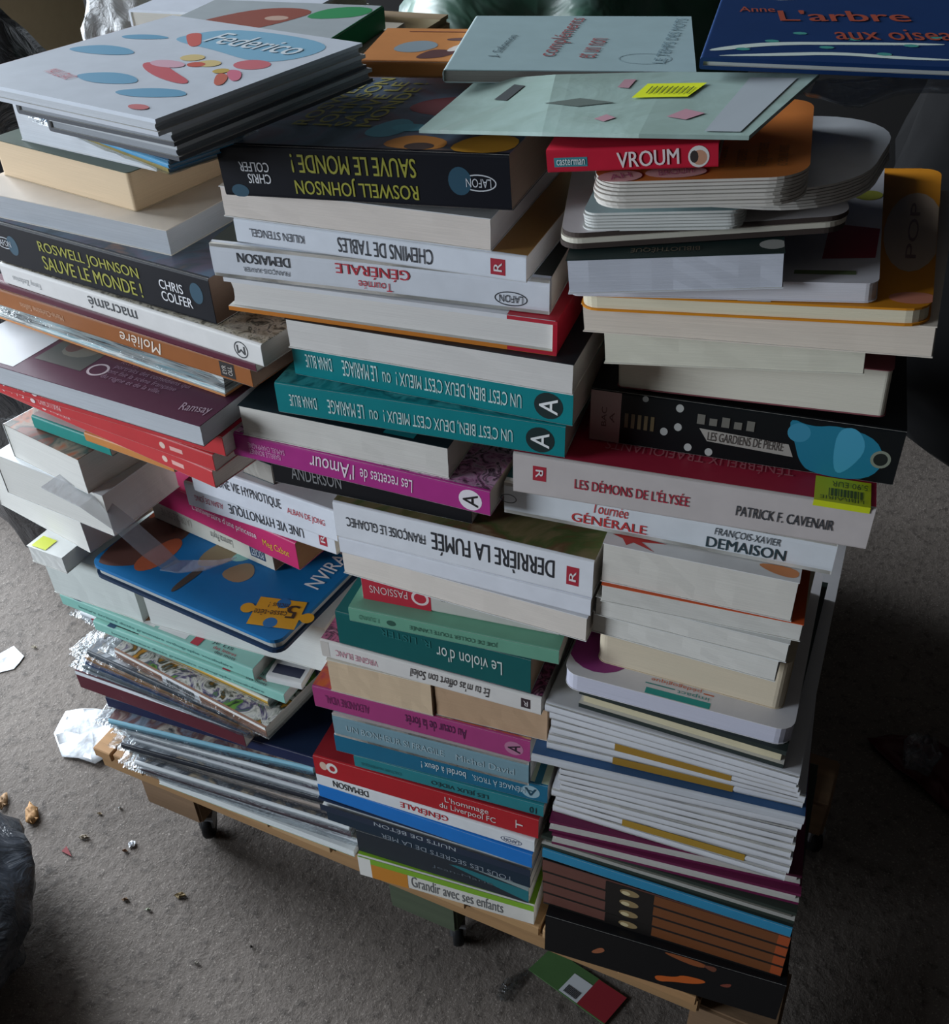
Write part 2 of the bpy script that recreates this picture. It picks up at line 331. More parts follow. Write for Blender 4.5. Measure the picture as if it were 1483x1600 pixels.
# ------------------------------------------------------------------ rolling pallet
def pallet():
    root = bpy.data.objects.new('rolling_pallet', None); COL.objects.link(root); root.location = (-.352, .048, 0); root.rotation_euler = (0, 0, math.radians(-4.2))
    tag(root, 'low wooden pallet on castors carrying all the book stacks', 'pallet')
    PW, PD = .79, .38; x = 0; R2 = random.Random(4)
    ws = [.030, .026, .022, .034, .060, .085]+[.082]*8
    for w in ws:
        if x+w > PW: break
        hx = R2.choice(['b08a5e', 'a67e54', 'b8946a', '9a744c'])
        o = link('deck_board', bevel_box('deck_board', (0, R2.uniform(-.004, .003), 0), (w-.0032, PD, .0145), wood_mat(hx), .0012, 1), root); o.location = (x, 0, 0)
        x += w
    for y in (.004, PD/2, PD-.03): link('stringer', bevel_box('stringer', (0, y, -.026), (x, y+.024, -.0002), wood_mat('9c7850'), .002), root)
    for bx, hx in ((.045, '7d6248'), (.395, '4a5440'), (.74, '7d6248')):
        for y in (.012, PD-.08):
            link('block', bevel_box('block', (bx, y, -.085), (bx+.085, y+.075, -.0262), wood_mat(hx), .003), root)
            cx, cy = bx+.075, y+.020
            cst = link('castor', lathe('castor', [(.0, -.006), (.019, -.006), (.021, -.003), (.021, .003), (.019, .006), (0, .006)], plain('1c1c1e', .5), 18), root); cst.location = (cx, cy, Z0+.0212); cst.rotation_euler = (0, PI/2, .5)
            fk = link('castor_fork', boxm('castor_fork', (-.009, -.012, 0), (.009, .012, .022), [plain('8a8c90', .35)]), root); fk.location = (cx, cy, -.1071); fk.rotation_euler = (0, 0, .5)
def lathe(name, prof, mat, n=16):
    V = []; F = []; m = len(prof)
    for i in range(n):
        a = 2*PI*i/n
        for r, z in prof: V.append((r*math.cos(a), r*math.sin(a), z))
    for i in range(n):
        for j in range(m-1): F.append((i*m+j, ((i+1) % n)*m+j, ((i+1) % n)*m+j+1, i*m+j+1))
    return mesh(name, V, F, [mat], smooth=True)
pallet()
# ------------------------------------------------------------------ books
BOOKS = [
    {'id': 'grandir', 'name': 'paperback_book', 'label': 'lime green book with orange and white spine bands, lowest of middle stack', 'd': 0.15, 'sp': 'F', 'cov': 'd9d6cf', 'top': '7fae2e', 'bot': 'd9d6cf', 'pg': 'e6dfd6', 'hard': 0, 'deco': [('R', 'F', 0, 0.72, 1, 1, '7fae2e', 'colour_band'), ('R', 'F', 0, 0, 0.075, 0.95, 'e6e4de', 'white_label'), ('R', 'F', 0.075, 0, 0.29, 0.72, 'c9832c', 'colour_band'), ('T', 'F', 0.31, 0.18, 0.83, 0.72, 0, '6d6f70', 'Grandir avec ses enfants', 'title_lettering', 0.0, 0.0)], 'group': 'books in the middle stack', 'P': (0.0297, 0.0012, 0.015), 'yawr': 0.0381, 'W': 0.1923, 't': 0.0349},
    {'id': 'navyC', 'name': 'paperback_book', 'label': 'dark charcoal book with a teal wedge and pale bar, low in the middle stack', 'd': 0.15, 'sp': 'F', 'cov': '2b3138', 'top': '26303c', 'bot': '2b3138', 'pg': 'e6dfd6', 'hard': 0, 'deco': [('Z', 'F', [(0.55, 0.75), (1, 0.1), (1, 0.62), (0.6, 0.8)], '1f6f78', 'teal_wedge'), ('Z', 'F', [(0.58, 0.98), (1, 0.62), (1, 0.82), (0.62, 1)], '8a9798', 'pale_bar'), ('T', 'F', 0.45, 0.35, 0.8, 0.5, 0, '59636c', 'Jean-Marie', 'author_lettering', 0.0, 0.0)], 'group': 'books in the middle stack', 'P': (0.0295, 0.0062, 0.05), 'yawr': 0.0147, 'W': 0.1866, 't': 0.0369},
    {'id': 'navyB', 'name': 'paperback_book', 'label': 'navy blue book with two lines of faint pale spine lettering, middle stack', 'd': 0.15, 'sp': 'F', 'cov': '20303f', 'top': '22324a', 'bot': '20303f', 'pg': 'e6dfd6', 'hard': 0, 'deco': [('T', 'F', 0.28, 0.12, 0.92, 0.42, 180, '8b95a0', 'TOUS LES SECRETS DE LA MER', 'subtitle_lettering', 0.0, 0.0)], 'group': 'books in the middle stack', 'P': (-0.0023, 0.0072, 0.087), 'yawr': -0.0162, 'W': 0.2214, 't': 0.0239},
    {'id': 'navyA', 'name': 'hardcover_book', 'label': 'thin navy hardcover with white page edges facing out, under the bright blue book', 'd': 0.16, 'sp': 'B', 'cov': '1e2f4a', 'top': '1e2f4a', 'bot': '1e2f4a', 'pg': 'd9dcdd', 'hard': 0.003, 'deco': [('R', 'F', 0.0, 0.0, 1, 0.52, '1e2c41', 'page_edge_shadow_board'), ('T', 'F', 0.27, 0.06, 0.66, 0.44, 180, 'aab2ba', 'NUITS DE BÉTON', 'title_lettering', 0.0, 0.0)], 'group': 'books in the middle stack', 'P': (-0.0053, 0.0019, 0.111), 'yawr': -0.0006, 'W': 0.2254, 't': 0.0199},  # navy board drawn over the lower front, under the title
    {'id': 'blue', 'name': 'paperback_book', 'label': 'plain bright blue thick book spine in the lower middle stack', 'd': 0.16, 'sp': 'F', 'cov': '1f74c4', 'top': '1f6fc0', 'bot': '1f74c4', 'pg': 'e6dfd6', 'hard': 0, 'deco': [], 'group': 'books in the middle stack', 'P': (-0.004, 0.0033, 0.131), 'yawr': -0.0244, 'W': 0.2267, 't': 0.0219},
    {'id': 'gen2', 'name': 'paperback_book', 'label': 'white paperback with an inverted red title directly above the plain bright blue book', 'd': 0.155, 'sp': 'F', 'cov': 'dfe1e3', 'top': 'dfe1e3', 'bot': 'dfe1e3', 'pg': 'e6dfd6', 'hard': 0, 'deco': [('T', 'F', 0.08, 0.3, 0.25, 0.8, 180, '2f3336', 'DEMAISON', 'author_lettering', 0.012, 0.0), ('T', 'F', 0.4, 0.25, 0.62, 0.8, 180, 'c8343c', 'GÉNÉRALE', 'title_lettering', 0.015, 0.0), ('Q', 'F', 0.9, 0.42, 0.0105, 0.0048, 0.0007, '2f3d6a', 'publisher_mark', 28), ('TC', 'F', 0.9, 0.42, 0.012, 0.0045, 180, '2f3d6a', 'LAFON', 'mark_letter')], 'group': 'books in the middle stack', 'P': (-0.0025, 0.002, 0.153), 'yawr': -0.0047, 'W': 0.2264, 't': 0.0189},
    {'id': 'redhom', 'name': 'paperback_book', 'label': 'dark red glossy book with white two-line spine title, lower middle stack', 'd': 0.155, 'sp': 'F', 'cov': 'b3242c', 'top': '8c1f28', 'bot': 'b3242c', 'pg': 'e6dfd6', 'hard': 0, 'deco': [('T', 'F', 0.6, 0.5, 0.79, 0.86, 0, 'e0d5d2', "L'hommage", 'title_lettering', 0.0, 0.0), ('T', 'F', 0.575, 0.14, 0.82, 0.5, 0, 'e0d5d2', 'du Liverpool FC', 'title_lettering', 0.0, 0.0), ('T', 'F', 0.905, 0.3, 0.935, 0.72, 90, 'e0d5d2', 'T', 'publisher_mark', 0.0, 0.0), ('O', 'F', 0.045, 0.6, 0.004, 0.006, 'd9b9a5', 'club_emblem', 20), ('O', 'F', 0.085, 0.6, 0.006, 0.0075, 'e3ded8', 'club_emblem', 20), ('O', 'F', 0.087, 0.58, 0.003, 0.004, 'b3242c', 'club_emblem', 20)], 'group': 'books in the middle stack', 'P': (-0.001, 0.0001, 0.172), 'yawr': 0.0142, 'W': 0.2277, 't': 0.0289},
    {'id': 'jeux', 'name': 'paperback_book', 'label': 'slim sea green book with dark inverted capitals, above the dark red glossy book', 'd': 0.15, 'sp': 'F', 'cov': '2c8088', 'top': '2c8088', 'bot': '2c8088', 'pg': 'e6dfd6', 'hard': 0, 'deco': [('T', 'F', 0.42, 0.25, 0.72, 0.78, 180, '16343c', 'LES JEUX VIDÉO', 'title_lettering', 0.0, 0.0), ('T', 'F', 0.04, 0.3, 0.26, 0.62, 180, '1d5a63', 'CULTURE NUMÉRIQUE', 'author_lettering', 0.0, 0.0), ('T', 'F', 0.93, 0.2, 0.965, 0.7, 180, '16343c', '10', 'number_lettering', 0.0, 0.0)], 'group': 'books in the middle stack', 'P': (0.0439, 0.0019, 0.201), 'yawr': 0.0306, 'W': 0.186, 't': 0.0169},
    {'id': 'menage', 'name': 'paperback_book', 'label': 'petrol blue book with a pale yellow and blue checked cover edge, middle stack', 'd': 0.155, 'sp': 'F', 'cov': '1f6a8a', 'top': 'cfd8b8', 'bot': '1f6a8a', 'pg': 'e6dfd6', 'hard': 0, 'deco': [('T', 'F', 0.66, 0.28, 0.9, 0.7, 180, 'b8d0da', 'MÉNAGE À TROIS,', 'title_lettering', 0.0, 0.0), ('T', 'F', 0.42, 0.32, 0.63, 0.7, 180, 'd6e2e6', 'bordel à deux !', 'subtitle_lettering', 0.0, 0.0), ('R', 'T', 0, 0, 0.42, 0.1, 'd7dcde', 'cover_check'), ('R', 'T', 0.42, 0, 0.5, 0.2, '8ea3b8', 'cover_check'), ('R', 'T', 0.5, 0, 0.56, 0.2, 'd7dcde', 'cover_check'), ('R', 'T', 0.56, 0, 0.66, 0.4, '4c5c80', 'cover_check'), ('R', 'T', 0.94, 0, 0.97, 1, '357a90', 'cover_check'), ('O', 'F', 0.925, 0.5, 0.0085, 0.0085, '9ab8c4', 'publisher_mark', 20), ('TA', 'F', 0.925, 0.5, 0.0068000000000000005, 180, '174a60', 'A', 'mark_letter')], 'group': 'books in the middle stack', 'P': (0.0269, 0.0007, 0.218), 'yawr': 0.0481, 'W': 0.2056, 't': 0.0249},
    {'id': 'greyblue', 'name': 'paperback_book', 'label': 'grey-blue book with faded pale lettering and a curved spine, middle stack', 'd': 0.15, 'sp': 'F', 'cov': '7a9aa6', 'top': '6f909c', 'bot': '7a9aa6', 'pg': 'e6dfd6', 'hard': 0, 'deco': [('T', 'F', 0.07, 0.36, 0.58, 0.62, 0, 'a5bcc4', 'UN BONHEUR SI FRAGILE', 'title_lettering', 0.0, 0.0), ('T', 'F', 0.64, 0.34, 0.93, 0.6, 0, 'a5bcc4', 'Michel David', 'author_lettering', 0.0, 0.0)], 'group': 'books in the middle stack', 'round': 0.006, 'P': (0.0294, -0.0008, 0.243), 'yawr': 0.0338, 'W': 0.187, 't': 0.0319},
    {'id': 'magenta', 'name': 'paperback_book', 'label': 'magenta book with an orange and yellow illustrated cover top, middle stack', 'd': 0.155, 'sp': 'F', 'cov': 'a8407a', 'top': '@flame', 'bot': 'a8407a', 'pg': 'e6dfd6', 'hard': 0, 'deco': [('T', 'F', 0.44, 0.32, 0.72, 0.8, 180, '5a2350', 'Au cœur de la forêt', 'title_lettering', 0.0, 0.0), ('T', 'F', 0.06, 0.35, 0.27, 0.72, 180, '6b2a58', 'ALEXANDRE VIDAL', 'author_lettering', 0.0, 0.0), ('O', 'F', 0.93, 0.5, 0.0085, 0.0085, 'b87898', 'publisher_mark', 20), ('TA', 'F', 0.93, 0.5, 0.0068000000000000005, 90, '2c1a2c', 'A', 'mark_letter')], 'group': 'books in the middle stack', 'P': (0.0121, 0.0012, 0.275), 'yawr': 0.025, 'W': 0.2051, 't': 0.0279},
    {'id': 'creamE', 'name': 'paperback_book', 'label': 'small cream paperback with blunt page edges, left one of the pair above the magenta book', 'd': 0.15, 'sp': 'B', 'cov': 'd8cbb8', 'top': 'e2dccf', 'bot': 'd8cbb8', 'pg': 'd9bf9f', 'hard': 0, 'deco': [('T', 'T', 0.25, 0.02, 0.9, 0.06, 180, '6a5a4c', 'LES ROMANS DE LA COLLINE', 'back_text', 0.0, 0.0)], 'group': 'books in the middle stack', 'P': (0.0312, 0.0017, 0.303), 'yawr': 0.0323, 'W': 0.098, 't': 0.0399},
    {'id': 'tanF', 'name': 'paperback_book', 'label': 'small tan paperback with navy top edge, right of the pair above the magenta book', 'd': 0.15, 'sp': 'B', 'cov': '2c3350', 'top': '262c44', 'bot': '2c3350', 'pg': 'c2a080', 'hard': 0, 'deco': [], 'group': 'books in the middle stack', 'P': (0.1307, 0.007, 0.303), 'yawr': 0.0415, 'W': 0.1001, 't': 0.0399},
    {'id': 'ettu', 'name': 'paperback_book', 'label': 'white spined book with handwritten-style inverted title and a pink blossom cover, middle stack', 'd': 0.155, 'sp': 'F', 'cov': 'dcd8d4', 'top': '@blossom', 'bot': 'dcd8d4', 'pg': 'e6dfd6', 'hard': 0, 'deco': [('T', 'F', 0.42, 0.25, 0.78, 0.78, 180, '3a3536', "Et tu m'as offert ton Soleil", 'title_lettering', 0.0, 0.3), ('T', 'F', 0.07, 0.3, 0.27, 0.65, 180, 'c98a9a', 'VIRGINIE BLANC', 'author_lettering', 0.0, 0.0), ('R', 'F', 0.915, 0.24, 0.955, 0.76, '3a2a30', 'publisher_mark'), ('T', 'F', 0.925, 0.36, 0.945, 0.64, 180, 'd8d0d0', 'R', 'mark_letter', 0.0, 0.0), ('R', 'F', 0.0, 0.1, 0.04, 0.95, 'c9c2bb', 'price_tab')], 'group': 'books in the middle stack', 'P': (0.0272, 0.0037, 0.343), 'yawr': -0.0035, 'W': 0.2, 't': 0.0209},
    {'id': 'violon', 'name': 'paperback_book', 'label': 'deep teal green book with a large inverted pale title under the mint book', 'd': 0.14, 'sp': 'F', 'cov': '155c5c', 'top': '1a6464', 'bot': '155c5c', 'pg': 'b89a80', 'hard': 0, 'deco': [('T', 'F', 0.53, 0.34, 0.86, 0.74, 180, 'cfd8d4', "Le violon d'or", 'title_lettering', 0.0, 0.0), ('T', 'F', 0.24, 0.62, 0.5, 0.82, 180, '1f7070', 'R. LISTER', 'author_lettering', 0.0, 0.0)], 'group': 'books in the middle stack', 'P': (0.046, 0.0048, 0.364), 'yawr': -0.0014, 'W': 0.1718, 't': 0.0389},
    {'id': 'mint', 'name': 'paperback_book', 'label': 'mint green slim book with small dark inverted capitals on its narrow spine', 'd': 0.15, 'sp': 'F', 'cov': '6fa88f', 'top': '79b398', 'bot': '6fa88f', 'pg': 'e6dfd6', 'hard': 0, 'deco': [('T', 'F', 0.3, 0.3, 0.72, 0.72, 180, '2f5a4c', "JOIE DE COLLER TOUTE L'ANNÉE", 'title_lettering', 0.0, 0.0), ('T', 'F', 0.05, 0.35, 0.15, 0.65, 180, '4a7d69', 'F. DURAND', 'author_lettering', 0.0, 0.0), ('O', 'F', 0.21, 0.5, 0.004, 0.003, '2f5a4c', 'publisher_mark', 20)], 'group': 'books in the middle stack', 'P': (0.0639, -0.0027, 0.403), 'yawr': 0.0525, 'W': 0.1762, 't': 0.0159},
    {'id': 'passions', 'name': 'paperback_book', 'label': 'book with a red spine end and a pale grey remainder, just above the mint book', 'd': 0.14, 'sp': 'F', 'cov': 'cfcbc4', 'top': 'd4d0c8', 'bot': 'cfcbc4', 'pg': 'e6dfd6', 'hard': 0, 'deco': [('R', 'F', 0, 0, 0.36, 1, 'c22a3e', 'colour_band'), ('T', 'F', 0.04, 0.32, 0.24, 0.62, 180, 'e8c8c8', 'PASSIONS', 'title_lettering', 0.0, 0.0), ('Q', 'F', 0.305, 0.45, 0.0075, 0.0075, 0.0022, 'ecd6d6', 'printed_ring', 28), ('T', 'F', 0.41, 0.5, 0.5, 0.7, 180, '8a8884', 'D. WOOD', 'author_lettering', 0.0, 0.0)], 'group': 'books in the middle stack', 'P': (0.0713, 0.011, 0.419), 'yawr': 0.0666, 'W': 0.1639, 't': 0.0269},
    {'id': 'creamD', 'name': 'paperback_book', 'label': 'cream page edges of a thick paperback, second below the white book with big black capitals', 'd': 0.145, 'sp': 'B', 'cov': 'e2e2e4', 'top': 'e2e2e4', 'bot': 'e2e2e4', 'pg': 'e6dcd2', 'hard': 0, 'deco': [], 'group': 'books in the middle stack', 'P': (0.0581, 0.0075, 0.446), 'yawr': -0.0527, 'W': 0.2053, 't': 0.0239},
    {'id': 'whiteC', 'name': 'paperback_book', 'label': 'white spined plain book with no lettering beneath the white book with big black capitals', 'd': 0.15, 'sp': 'F', 'cov': 'e4e6ee', 'top': 'e4e6ee', 'bot': 'e4e6ee', 'pg': 'e6dfd6', 'hard': 0, 'deco': [], 'group': 'books in the middle stack', 'P': (0.0598, 0.0043, 0.47), 'yawr': -0.027, 'W': 0.2048, 't': 0.0169},
    {'id': 'derriere', 'name': 'paperback_book', 'label': 'white book with large condensed inverted black capitals and a landscape cover, middle stack', 'd': 0.15, 'sp': 'F', 'cov': 'e6e8ee', 'top': '@meadow', 'bot': 'e6e8ee', 'pg': 'e6dfd6', 'hard': 0, 'deco': [('T', 'F', 0.395, 0.2, 0.86, 0.8, 180, '2c2f36', 'DERRIÈRE LA FUMÉE', 'title_lettering', 0.01, 0.0), ('T', 'F', 0.05, 0.4, 0.37, 0.72, 180, '34373d', 'FRANÇOISE LE GLOAHEC', 'author_lettering', 0.008, 0.0), ('R', 'F', 0.905, 0.25, 0.95, 0.74, 'b02a3c', 'publisher_mark'), ('T', 'F', 0.9149, 0.3578, 0.9400999999999999, 0.6322, 90, 'e8e0e2', 'R', 'mark_letter', 0.01, 0.0)], 'group': 'books in the middle stack', 'P': (0.0595, 0.0033, 0.487), 'yawr': -0.0179, 'W': 0.2054, 't': 0.0349},
    {'id': 'anderson', 'name': 'paperback_book', 'label': 'black book with thin grey capitals half hidden below the magenta cookery book', 'd': 0.14, 'sp': 'F', 'cov': '1a1a1e', 'top': '1a1a1e', 'bot': '1a1a1e', 'pg': 'e6dfd6', 'hard': 0, 'deco': [('T', 'F', 0.1, 0.32, 0.36, 0.85, 0, '8a8a8c', 'ANDERSON', 'author_lettering', 0.0, 0.0)], 'group': 'books in the middle stack', 'P': (0.0064, 0.0104, 0.522), 'yawr': 0.0016, 'W': 0.1633, 't': 0.0239},
    {'id': 'recettes', 'name': 'paperback_book', 'label': 'magenta cookery book with white script title and a black and white disc mark', 'd': 0.1, 'sp': 'F', 'cov': 'b03588', 'top': '@pinkzig', 'bot': 'b03588', 'pg': 'e6dfd6', 'hard': 0, 'deco': [('T', 'F', 0.32, 0.18, 0.5, 0.82, 180, 'f0dcea', "l'Amour", 'title_lettering', 0.008, 0.2), ('T', 'F', 0.52, 0.24, 0.72, 0.76, 180, 'f0dcea', 'Les recettes de', 'title_lettering', 0.0, 0.2), ('T', 'F', 0.07, 0.53, 0.22, 0.74, 180, 'd8a0c4', 'SAMUEL CHAMPAGNE', 'author_lettering', 0.0, 0.0), ('T', 'F', 0.07, 0.28, 0.2, 0.49, 180, 'd8a0c4', 'ISABELLE BONNET', 'author_lettering', 0.0, 0.0), ('O', 'F', 0.93, 0.5, 0.0088, 0.0088, 'ece4ea', 'publisher_mark', 20), ('TA', 'F', 0.93, 0.5, 0.007040000000000001, 90, '1c1418', 'A', 'mark_letter')], 'group': 'books in the middle stack', 'P': (-0.0207, 0.0034, 0.546), 'yawr': -0.0393, 'W': 0.2112, 't': 0.0219},
    {'id': 'darkthin', 'name': 'paperback_book', 'label': 'thin black covered booklet with rounded corners and white page edges, over the magenta cookery book', 'd': 0.13, 'sp': 'B', 'cov': '24363c', 'top': '202c32', 'bot': 'e6e2da', 'pg': 'ddd9d2', 'hard': 0, 'deco': [('T', 'T', 0.42, 0.05, 0.52, 0.18, 90, 'd6d8d8', 'sur\net la\nvie', 'cover_lettering', 0.0, 0.0), ('R', 'T', 0.7, 0.02, 0.84, 0.12, '1f8a90', 'cover_patch')], 'group': 'books in the middle stack', 'P': (-0.009, 0.0031, 0.568), 'yawr': -0.016, 'W': 0.1674, 't': 0.0259},
    {'id': 'dana2', 'name': 'paperback_book', 'label': 'teal book with tall thin white capitals, lower of the two identical spines', 'd': 0.14, 'sp': 'F', 'cov': '12868c', 'top': '@tealwave', 'bot': '12868c', 'pg': 'e6dfd6', 'hard': 0, 'deco': [('T', 'F', 0.39, 0.26, 0.83, 0.72, 180, 'd2e6e4', "UN C'EST BIEN, DEUX C'EST MIEUX !", 'title_lettering', 0.0, 0.0), ('T', 'F', 0.19, 0.26, 0.32, 0.72, 180, 'd2e6e4', 'LE MARIAGE', 'title_lettering', 0.0, 0.0), ('T', 'F', 0.34, 0.3, 0.37, 0.6, 180, 'c0dcd8', 'ou', 'ornament_lettering', 0.0, 0.0), ('T', 'F', 0.05, 0.32, 0.15, 0.7, 180, 'd2e6e4', 'DANA BLUE', 'author_lettering', 0.012, 0.0), ('O', 'F', 0.92, 0.48, 0.0098, 0.0098, '142a2c', 'publisher_mark', 20), ('TA', 'F', 0.92, 0.48, 0.00784, 90, 'f2f4f4', 'A', 'mark_letter')], 'group': 'books in the middle stack', 'P': (0.0313, -0.0047, 0.6), 'yawr': 0.0466, 'W': 0.2087, 't': 0.0249},
    {'id': 'dana1', 'name': 'paperback_book', 'label': 'teal book with tall thin white capitals, upper of the two identical spines', 'd': 0.14, 'sp': 'F', 'cov': '12868c', 'top': '@tealwave', 'bot': '12868c', 'pg': 'e6dfd6', 'hard': 0, 'deco': [('T', 'F', 0.39, 0.26, 0.83, 0.72, 180, 'd2e6e4', "UN C'EST BIEN, DEUX C'EST MIEUX !", 'title_lettering', 0.0, 0.0), ('T', 'F', 0.19, 0.26, 0.32, 0.72, 180, 'd2e6e4', 'LE MARIAGE', 'title_lettering', 0.0, 0.0), ('T', 'F', 0.34, 0.3, 0.37, 0.6, 180, 'c0dcd8', 'ou', 'ornament_lettering', 0.0, 0.0), ('T', 'F', 0.05, 0.32, 0.15, 0.7, 180, 'd2e6e4', 'DANA BLUE', 'author_lettering', 0.012, 0.0), ('O', 'F', 0.92, 0.48, 0.0098, 0.0098, '142a2c', 'publisher_mark', 20), ('TA', 'F', 0.92, 0.48, 0.00784, 90, 'f2f4f4', 'A', 'mark_letter')], 'group': 'books in the middle stack', 'P': (0.0411, 0.009, 0.625), 'yawr': -0.0158, 'W': 0.203, 't': 0.0269},
    {'id': 'pagesB', 'name': 'paperback_book', 'label': 'thick white page block with a dark cover, resting on the upper teal book', 'd': 0.145, 'sp': 'B', 'cov': 'e6e4e2', 'top': '2a2e33', 'bot': 'e6e4e2', 'pg': 'e4e0dc', 'hard': 0, 'deco': [], 'group': 'books in the middle stack', 'P': (0.0446, 0.0002, 0.652), 'yawr': 0.0031, 'W': 0.2005, 't': 0.0219},
    {'id': 'redq', 'name': 'hardcover_book', 'label': 'hardcover with red quarter binding on the right and an orange lower board', 'd': 0.15, 'sp': 'R', 'cov': 'c02438', 'top': 'e3e4e8', 'bot': 'cf7f33', 'pg': 'e8e4e0', 'hard': 0.003, 'deco': [('R', 'F', 0.86, 0.0, 1, 0.115, 'c02438', 'red_corner'), ('R', 'F', 0.86, 0.885, 1, 1, 'c02438', 'red_corner'), ('R', 'T', 0.86, 0.0, 1, 1, 'c02438', 'red_corner')], 'group': 'books in the middle stack', 'P': (0.0025, -0.0002, 0.674), 'yawr': 0.0319, 'W': 0.2299, 't': 0.0239},
    {'id': 'gen1', 'name': 'paperback_book', 'label': 'white paperback with rounded spine and an inverted red title, upper middle stack', 'd': 0.15, 'sp': 'F', 'cov': 'e0e4ec', 'top': '2c302c', 'bot': 'e0e4ec', 'pg': 'e6dfd6', 'hard': 0, 'deco': [('T', 'F', 0.085, 0.52, 0.25, 0.8, 180, '33363c', 'DEMAISON', 'author_lettering', 0.012, 0.0), ('T', 'F', 0.1, 0.27, 0.245, 0.44, 180, '4a4d55', 'FRANÇOIS-XAVIER', 'author_lettering', 0.0, 0.0), ('T', 'F', 0.39, 0.46, 0.61, 0.82, 180, 'c83a48', 'GÉNÉRALE', 'title_lettering', 0.015, 0.0), ('T', 'F', 0.455, 0.16, 0.555, 0.4, 180, 'c83a48', 'Tournée', 'title_lettering', 0.0, 0.0), ('Q', 'F', 0.895, 0.36, 0.0105, 0.0048, 0.0007, '33363c', 'publisher_mark', 28), ('TC', 'F', 0.895, 0.36, 0.012, 0.0045, 180, '33363c', 'LAFON', 'mark_letter')], 'group': 'books in the middle stack', 'round': 0.005, 'P': (-0.0029, -0.0013, 0.698), 'yawr': 0.0579, 'W': 0.2286, 't': 0.0239},
    {'id': 'kilien', 'name': 'paperback_book', 'label': 'slim white book with hand-drawn inverted capitals and red square mark, upper middle stack', 'd': 0.15, 'sp': 'F', 'cov': 'e4e9f2', 'top': 'b88c52', 'bot': 'e4e9f2', 'pg': 'e6dfd6', 'hard': 0, 'deco': [('T', 'F', 0.375, 0.22, 0.7, 0.8, 180, '3a3d44', 'CHEMINS DE TABLES', 'title_lettering', 0.0, 0.0), ('T', 'F', 0.055, 0.34, 0.255, 0.66, 180, '4c5058', 'KILIEN STENGEL', 'author_lettering', 0.0, 0.0), ('R', 'F', 0.888, 0.2, 0.935, 0.8, 'b02a3c', 'publisher_mark'), ('T', 'F', 0.89834, 0.3320000000000001, 0.92466, 0.668, 90, 'e8e0e2', 'R', 'mark_letter', 0.01, 0.0)], 'group': 'books in the middle stack', 'P': (0.0159, 0.0039, 0.722), 'yawr': -0.0102, 'W': 0.1979, 't': 0.0169},
    {'id': 'whiteA', 'name': 'paperback_book', 'label': 'cream page edges of a coverless-looking paperback directly under the thick black sci-fi novel', 'd': 0.145, 'sp': 'B', 'cov': 'd8d8d8', 'top': 'd8d8d8', 'bot': 'd8d8d8', 'pg': 'e8ddd4', 'hard': 0, 'deco': [], 'group': 'books in the middle stack', 'P': (0.0095, 0.0036, 0.739), 'yawr': -0.0022, 'W': 0.1825, 't': 0.0199},
    {'id': 'roswell', 'name': 'paperback_book', 'label': 'thick black novel with inverted yellow spine capitals, topmost of the middle stack', 'd': 0.145, 'sp': 'F', 'cov': '10131c', 'top': '@scifi_sheen', 'bot': '10131c', 'pg': '8a7462', 'hard': 0, 'deco': [('T', 'F', 0.27, 0.52, 0.7, 0.86, 180, 'a3a136', 'SAUVE LE MONDE !', 'title_lettering', 0.02, 0.0), ('T', 'F', 0.27, 0.12, 0.7, 0.46, 180, 'a3a136', 'ROSWELL JOHNSON', 'title_lettering', 0.02, 0.0), ('T', 'F', 0.075, 0.5, 0.185, 0.68, 180, 'e6e6ea', 'COLFER', 'author_lettering', 0.02, 0.0), ('T', 'F', 0.1, 0.28, 0.185, 0.46, 180, 'e6e6ea', 'CHRIS', 'author_lettering', 0.02, 0.0), ('Q', 'F', 0.9, 0.48, 0.0105, 0.0048, 0.0007, 'c8ccd2', 'publisher_mark', 28), ('TC', 'F', 0.9, 0.48, 0.012, 0.0045, 180, 'c8ccd2', 'LAFON', 'mark_letter'), ('O', 'F', 0.84, 0.5, 0.007, 0.008, '16485e', 'blue_glow', 20), ('O', 'F', 0.06, 0.12, 0.006, 0.004, '16485e', 'blue_glow', 20), ('T', 'T', 0.07, 0.6, 0.15, 0.97, 90, 'd8d8dc', 'CHRIS COLFER', 'author_lettering', 0.01, 0.0), ('T', 'T', 0.17, 0.24, 0.46, 0.98, 90, '8f8a44', 'ROSWELL\nJOHNSON\nSAUVE LE\nMONDE !', 'cover_lettering', 0.015, 0.0), ('Z', 'T', [(0.44, 0.18), (0.56, 0.12), (0.62, 0.3), (0.52, 0.42)], '4a8ba0', 'cover_patch'), ('Z', 'T', [(0.55, 0.03), (0.78, 0.0), (0.78, 0.14), (0.62, 0.2)], 'b5752c', 'cover_patch'), ('Z', 'T', [(0.78, 0.0), (1, 0.0), (1, 0.2), (0.84, 0.22)], 'd69a2e', 'cover_patch'), ('Z', 'T', [(0.48, 0.5), (0.72, 0.4), (0.86, 0.55), (0.8, 0.72), (0.55, 0.7)], '6e3038', 'cover_patch'), ('Z', 'T', [(0.6, 0.76), (0.9, 0.7), (0.98, 0.95), (0.66, 0.96)], '5f7a3a', 'cover_patch'), ('O', 'T', 0.7, 0.05, 0.009, 0.006, '3d2a26', 'cover_patch', 20), ('Z', 'T', [(0.62, 0.24), (0.8, 0.2), (0.9, 0.36), (0.7, 0.42)], '7c4a3c', 'cover_patch'), ('O', 'T', 0.6, 0.27, 0.012, 0.007, '4e98ae', 'cover_patch', 20)], 'group': 'books in the middle stack', 'tilt': 0.055, 'P': (0.024, -0.0102, 0.759), 'yawr': 0.0127, 'W': 0.1851, 't': 0.0319},
